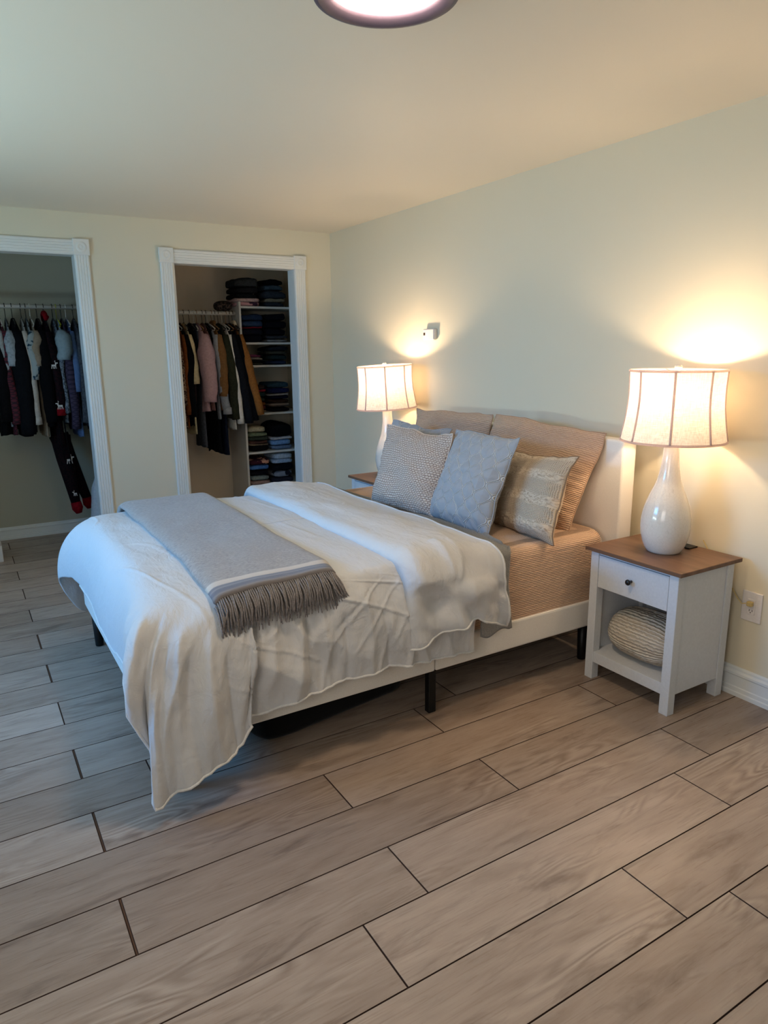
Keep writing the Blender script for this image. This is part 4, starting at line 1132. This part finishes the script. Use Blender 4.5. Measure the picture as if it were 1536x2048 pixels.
RG = [ # x, kwargs
 (1.620, 'dress', 'dress', 'dark leopard print dress, leftmost on the rod beside the shelves', cloth((44, 30, 30), (130, 104, 84), 'speckle'), dict(L=.86, sleeves=True, sl=.62, th=.02, sr=.035)),
 (1.652, 'jacket', 'jacket', 'rust brown suede jacket beside the leopard print dress', cloth((116, 66, 34)), dict(L=.86, sl=.70, th=.018, sr=.03)),
 (1.682, 'cardigan', 'cardigan', 'long black cardigan behind the cream fuzzy one', cloth((16, 17, 20)), dict(L=.84, sl=.72, th=.02, sr=.04)),
 (1.722, 'cardigan', 'cardigan', 'cream fuzzy cardigan with ragged hanging front', cloth((206, 194, 160), (180, 166, 130)), dict(L=.92, sl=.45, th=.016, sr=.050, w=.16)),
 (1.770, 'top', 'top', 'black strappy top on a black hanger beside the pink coat', cloth((22, 24, 28)), dict(L=.45, sleeves=False, th=.02, w=.17)),
 (1.808, 'trousers', 'trousers', 'dark grey trousers hanging below the pink coat', cloth((74, 78, 88)), dict(L=1.04, sleeves=False, th=.022, w=.13)),
 (1.832, 'coat', 'coat', 'dusty pink wool coat with a wide sleeve', cloth((172, 142, 148), (152, 124, 130)), dict(L=.74, sl=.60, sr=.078, th=.034, splay=.07)),
 (1.880, 'blouse', 'blouse', 'dusty rose blouse between the pink coat and the grey shirt', cloth((130, 96, 92)), dict(L=.72, sl=.5, th=.018, sr=.03)),
 (1.912, 'trousers', 'trousers', 'black trousers hanging below the grey shirt', cloth((12, 13, 17)), dict(L=1.09, sleeves=False, th=.03, w=.17)),
 (1.928, 'shirt', 'shirt', 'heather grey shirt with a buttoned cuff beside the pink coat', cloth((136, 140, 148), (118, 122, 130)), dict(L=.80, sl=.70, sr=.046, th=.018, cuff=cloth((140, 144, 152), (124, 128, 136)), slean=.05)),
 (1.962, 'coat', 'coat', 'camel brown coat between the grey shirt and the olive jacket', cloth((120, 86, 54), (102, 72, 44)), dict(L=.72, sl=.56, sr=.050, th=.022, collar=cloth((120, 86, 54), (102, 72, 44)))),
 (1.990, 'trousers', 'trousers', 'navy trousers, longest garment below the olive jacket', cloth((26, 32, 50)), dict(L=1.12, sleeves=False, th=.022, w=.15)),
 (2.020, 'jacket', 'jacket', 'dark olive green jacket beside the white blouse', cloth((44, 46, 34)), dict(L=.80, sl=.76, sr=.052, th=.026, slean=.035)),
 (2.056, 'blouse', 'blouse', 'white cotton blouse with hanging tail between dark jackets', cloth((214, 210, 204), (196, 192, 188)), dict(L=.90, sl=.80, sr=.040, th=.016, slean=.04)),
 (2.090, 'coat', 'coat', 'charcoal black coat right of the white blouse', cloth((24, 25, 30)), dict(L=.82, sl=.80, sr=.052, th=.022, slean=.07)),
 (2.120, 'coat', 'coat', 'black coat beside the mustard jacket', cloth((14, 14, 17)), dict(L=.78, sl=.78, sr=.044, th=.018, slean=.10)),
 (2.150, 'jacket', 'jacket', 'mustard brown jacket with cream lining, nearest the shelves', cloth((136, 88, 44), (116, 74, 36)), dict(L=.60, sl=.73, sr=.045, th=.010, slean=.125, w=.19, back_sleeve=False, splay=.09, collar=cloth((214, 200, 176)))),
]
cols = [M['hook'], M['hookw'], M['hookr'], M['hook']]
for k, (x, nm, ct, lb, mt, kw) in enumerate(RG):
    garment(nm, ct, lb, x, zr, mt, seed=k*3+1, grp='garments on the rod beside the shelves', **kw)
    mat = [M['hook'], M['hookw'], M['hookr'], M['hook']][k % 4]; cn = ['black', 'white', 'wooden', 'black'][k % 4]
    hanger(x, RY, zr, mat, '%s hanger holding the %s' % (cn, lb.split(',')[0].split(' beside')[0].split(' between')[0].split(' behind')[0].split(' hanging')[0].split(' right of')[0].split(' with')[0]), HG1, w=min(kw.get('w', .205)-.02, .19))
# dark knit hat perched on the hangers
P, F = rounded_box_mesh(.15, .17, .085, 2.4, 40, 20, 5, .014)
o = mesh_obj('knit_hat', P.reshape(-1, 3), F, cloth((30, 26, 26), (80, 66, 60), 'speckle'), None, True, loc=(2.07, RY, zr+.018)); fix_normals(o)
tag(o, 'dark tweed hat resting on top of the rod next to the shelves', 'hat')

LG = [
 (.300, 'sweater', 'sweater', 'black sweater cut by the left picture edge', cloth((14, 14, 16)), dict(L=.86, sl=.7, th=.04)),
 (.335, 'shirt', 'shirt', 'grey white shirt behind the red plaid one', cloth((150, 156, 160)), dict(L=.78, sl=.4, th=.012, sr=.03)),
 (.352, 'shirt', 'shirt', 'red and grey plaid flannel shirt at the left edge', cloth((84, 40, 50), (38, 35, 42), 'plaid'), dict(L=.84, sl=.72, sr=.045, th=.018)),
 (.392, 'shirt', 'shirt', 'pale blue grey shirt between the plaid shirt and the long black sweater', cloth((142, 152, 162)), dict(L=.62, sl=.3, sr=.045, th=.014)),
 (.438, 'sweater', 'sweater', 'long black sweater left of the white cotton shirt', cloth((16, 18, 22)), dict(L=.86, sl=.80, sr=.075, th=.045)),
 (.498, 'shirt', 'shirt', 'white cotton shirt with a ruffled cuff between two black sweaters', cloth((176, 172, 166), (158, 154, 150)), dict(L=.76, sl=.72, sr=.042, th=.014, cuff=cloth((176, 172, 166), (158, 154, 150)))),
 (.530, 'blouse', 'blouse', 'white blouse with blue print beside the white cotton shirt', cloth((138, 148, 150), (34, 56, 74), 'blotch'), dict(L=.58, sl=.40, sr=.04, th=.016)),
 (.560, 'blouse', 'blouse', 'beige blouse left of the second black sweater', cloth((134, 120, 104), (118, 106, 92)), dict(L=.88, sl=.30, sr=.04, th=.018)),
 (.606, 'sweater', 'sweater', 'black sweater beside the pajama suit with the red collar', cloth((12, 12, 15)), dict(L=.80, sl=.72, sr=.06, th=.040)),
 (.715, 'shirt', 'shirt', 'grey dotted shirt behind the pale blue short-sleeved tee', cloth((124, 136, 150), (70, 80, 92), 'speckle'), dict(L=.78, sl=.66, sr=.032, th=.014)),
 (.742, 't_shirt', 't-shirt', 'pale blue short-sleeved tee with a small dark print', cloth((128, 144, 152), (116, 132, 142)), dict(L=.70, sl=.26, sr=.065, th=.016, splay=.06)),
 (.775, 'shirt', 'shirt', 'purple checked shirt beside the pale blue tee', cloth((62, 54, 72), (42, 38, 54), 'plaid'), dict(L=.84, sl=.78, sr=.042, th=.018)),
 (.810, 'shirt', 'shirt', 'plain light blue shirt right of the purple checked one', cloth((86, 110, 150), (74, 96, 136)), dict(L=.90, sl=.5, sr=.036, th=.016)),
 (.862, 'jacket', 'jacket', 'shiny dark grey puffer jacket near the closet casing', cloth((72, 76, 84), (40, 44, 52)), dict(L=.82, sl=.74, sr=.052, th=.026)),
 (.915, 'jacket', 'jacket', 'dark navy jacket, rightmost on the left rod', cloth((26, 30, 44)), dict(L=.86, sl=.76, sr=.05, th=.022)),
]
for k, (x, nm, ct, lb, mt, kw) in enumerate(LG):
    garment(nm, ct, lb, x, zl, mt, seed=k*5+60, grp='garments on the rod of the left closet', **kw)
    j = [0, 0, 1, 0, 0, 0, 0, 1, 0, 0, 2, 0, 1, 0, 0][k]
    hanger(x, RY, zl, [M['hook'], M['hookw'], M['hooky']][j], '%s hanger holding the %s' % (['black', 'white', 'yellow'][j], lb.split(',')[0].split(' beside')[0].split(' between')[0].split(' behind')[0].split(' near')[0].split(' left of')[0].split(' right of')[0].split(' at')[0].split(' with')[0]+('' if 'black sweater' not in lb else ' '+['at the picture edge', '', '', '', 'left of the white shirt', '', '', '', 'next to the pajama suit'][min(k, 8)])), HG2, w=min(kw.get('w', .205)-.02, .18))
# reindeer pajama suit with legs
pj = cloth((14, 13, 17), (30, 15, 19), 'speckle'); redm = cloth((120, 16, 26), (90, 12, 20)); wh = cloth((206, 200, 196), (190, 186, 182))
t = garment('pajama_suit', 'pajamas', 'long dark reindeer print pajama suit with red cuffs and dangling legs', .655, zl, pj, L=.96, sl=.66, sr=.05, th=.03, seed=44, cuff=redm, collar=redm, w=.20, slean=.02, grp='garments on the rod of the left closet')
hanger(.655, RY, zl, M['hook'], 'black hanger holding the reindeer pajama suit', HG2, w=.18)
MB().tube([(0, -.10, -.10), (0, -.07, -.06), (0, 0, -.045), (0, .07, -.06), (0, .10, -.10)], [.012, .018, .020, .018, .012], 10).build('neckband', redm, t)
for (y0, y1, x1, z1) in ((-.06, -.17, .055, -1.50), (.05, -.02, .16, -1.50)):
    MB().tube([(0.01, y0, -.98), (x1*.35, (y0*.7+y1*.3), -1.15), (x1*.7, (y0*.3+y1*.7), -1.34), (x1, y1, z1)], [.075, .062, .048, .036], 14).build('leg', pj, t)
    MB().tube([(x1, y1, z1), (x1+.008, y1-.005, z1-.05), (x1+.015, y1-.01, z1-.09)], [.038, .042, .022], 12).build('cuff', redm, t)
def deer(px, py, pz, s, par, flip=1):
    m = MB()
    def q(x0, x1, z0, z1, sh=0):
        m.prism([(px+flip*(x0+sh)*s, pz+z0*s), (px+flip*(x1+sh)*s, pz+z0*s), (px+flip*x1*s, pz+z1*s), (px+flip*x0*s, pz+z1*s)], 'y', py-.003, py+.008)
    q(-.5, .5, 0, .4); q(.35, .6, .3, .9); q(.5, .95, .65, .9); q(-.5, -.35, -.6, .1, -.1); q(-.2, -.08, -.6, .1, .08); q(.2, .32, -.6, .1, -.06); q(.4, .5, -.6, .1, .12)
    q(.35, .42, .85, 1.4, .0); q(.2, .42, 1.15, 1.25)
    m.build('reindeer_print', wh, par)
deer(.0, -.252, -.44, .030, t); deer(.012, -.262, -.74, .032, t, -1); deer(.045, -.160, -1.17, .036, t); deer(.055, -.205, -1.43, .022, t, -1)
# dangling straps
o = MB().tube([(.645, 5.88, 1.10), (.65, 5.87, .95), (.655, 5.865, .80), (.66, 5.86, .70)], .004, 6).build('strap', cloth((14, 14, 16))); tag(o, 'thin black strap dangling below the black sweater, left of two', 'strap')
o = MB().tube([(.685, 5.86, 1.05), (.69, 5.852, .85), (.70, 5.85, .72), (.703, 5.85, .63)], .005, 6).build('strap', cloth((14, 14, 16))); tag(o, 'thin black strap dangling beside the pajama legs, right of two', 'strap')
# laundry sacks and box on the closet floor
P, F = rounded_box_mesh(.26, .24, .56, 3.0, 48, 30, 9, .03)
P[..., 0] *= 1-.25*(P[..., 2:3][..., 0]/.56); P[..., 1] *= 1-.25*(P[..., 2]/.56)
o = mesh_obj('laundry_sack', P.reshape(-1, 3), F, cloth((200, 204, 212), (176, 182, 194)), None, True, loc=(.935, 5.90, 0)); fix_normals(o)
tag(o, 'white cloth sack standing on the left closet floor behind the casing', 'sack')
P, F = rounded_box_mesh(.22, .2, .24, 2.6, 40, 24, 12, .02)
o = mesh_obj('duffel_bag', P.reshape(-1, 3), F, cloth((16, 15, 18)), None, True, loc=(.87, 5.70, 0)); fix_normals(o)
tag(o, 'small black bag on the closet floor in front of the white sack', 'bag')
o = MB().box(-.25, .152, 5.72, 5.98, 0, .125, .004).build('storage_box', M['shelf']); tag(o, 'low white box on the left closet floor at the picture edge', 'box')
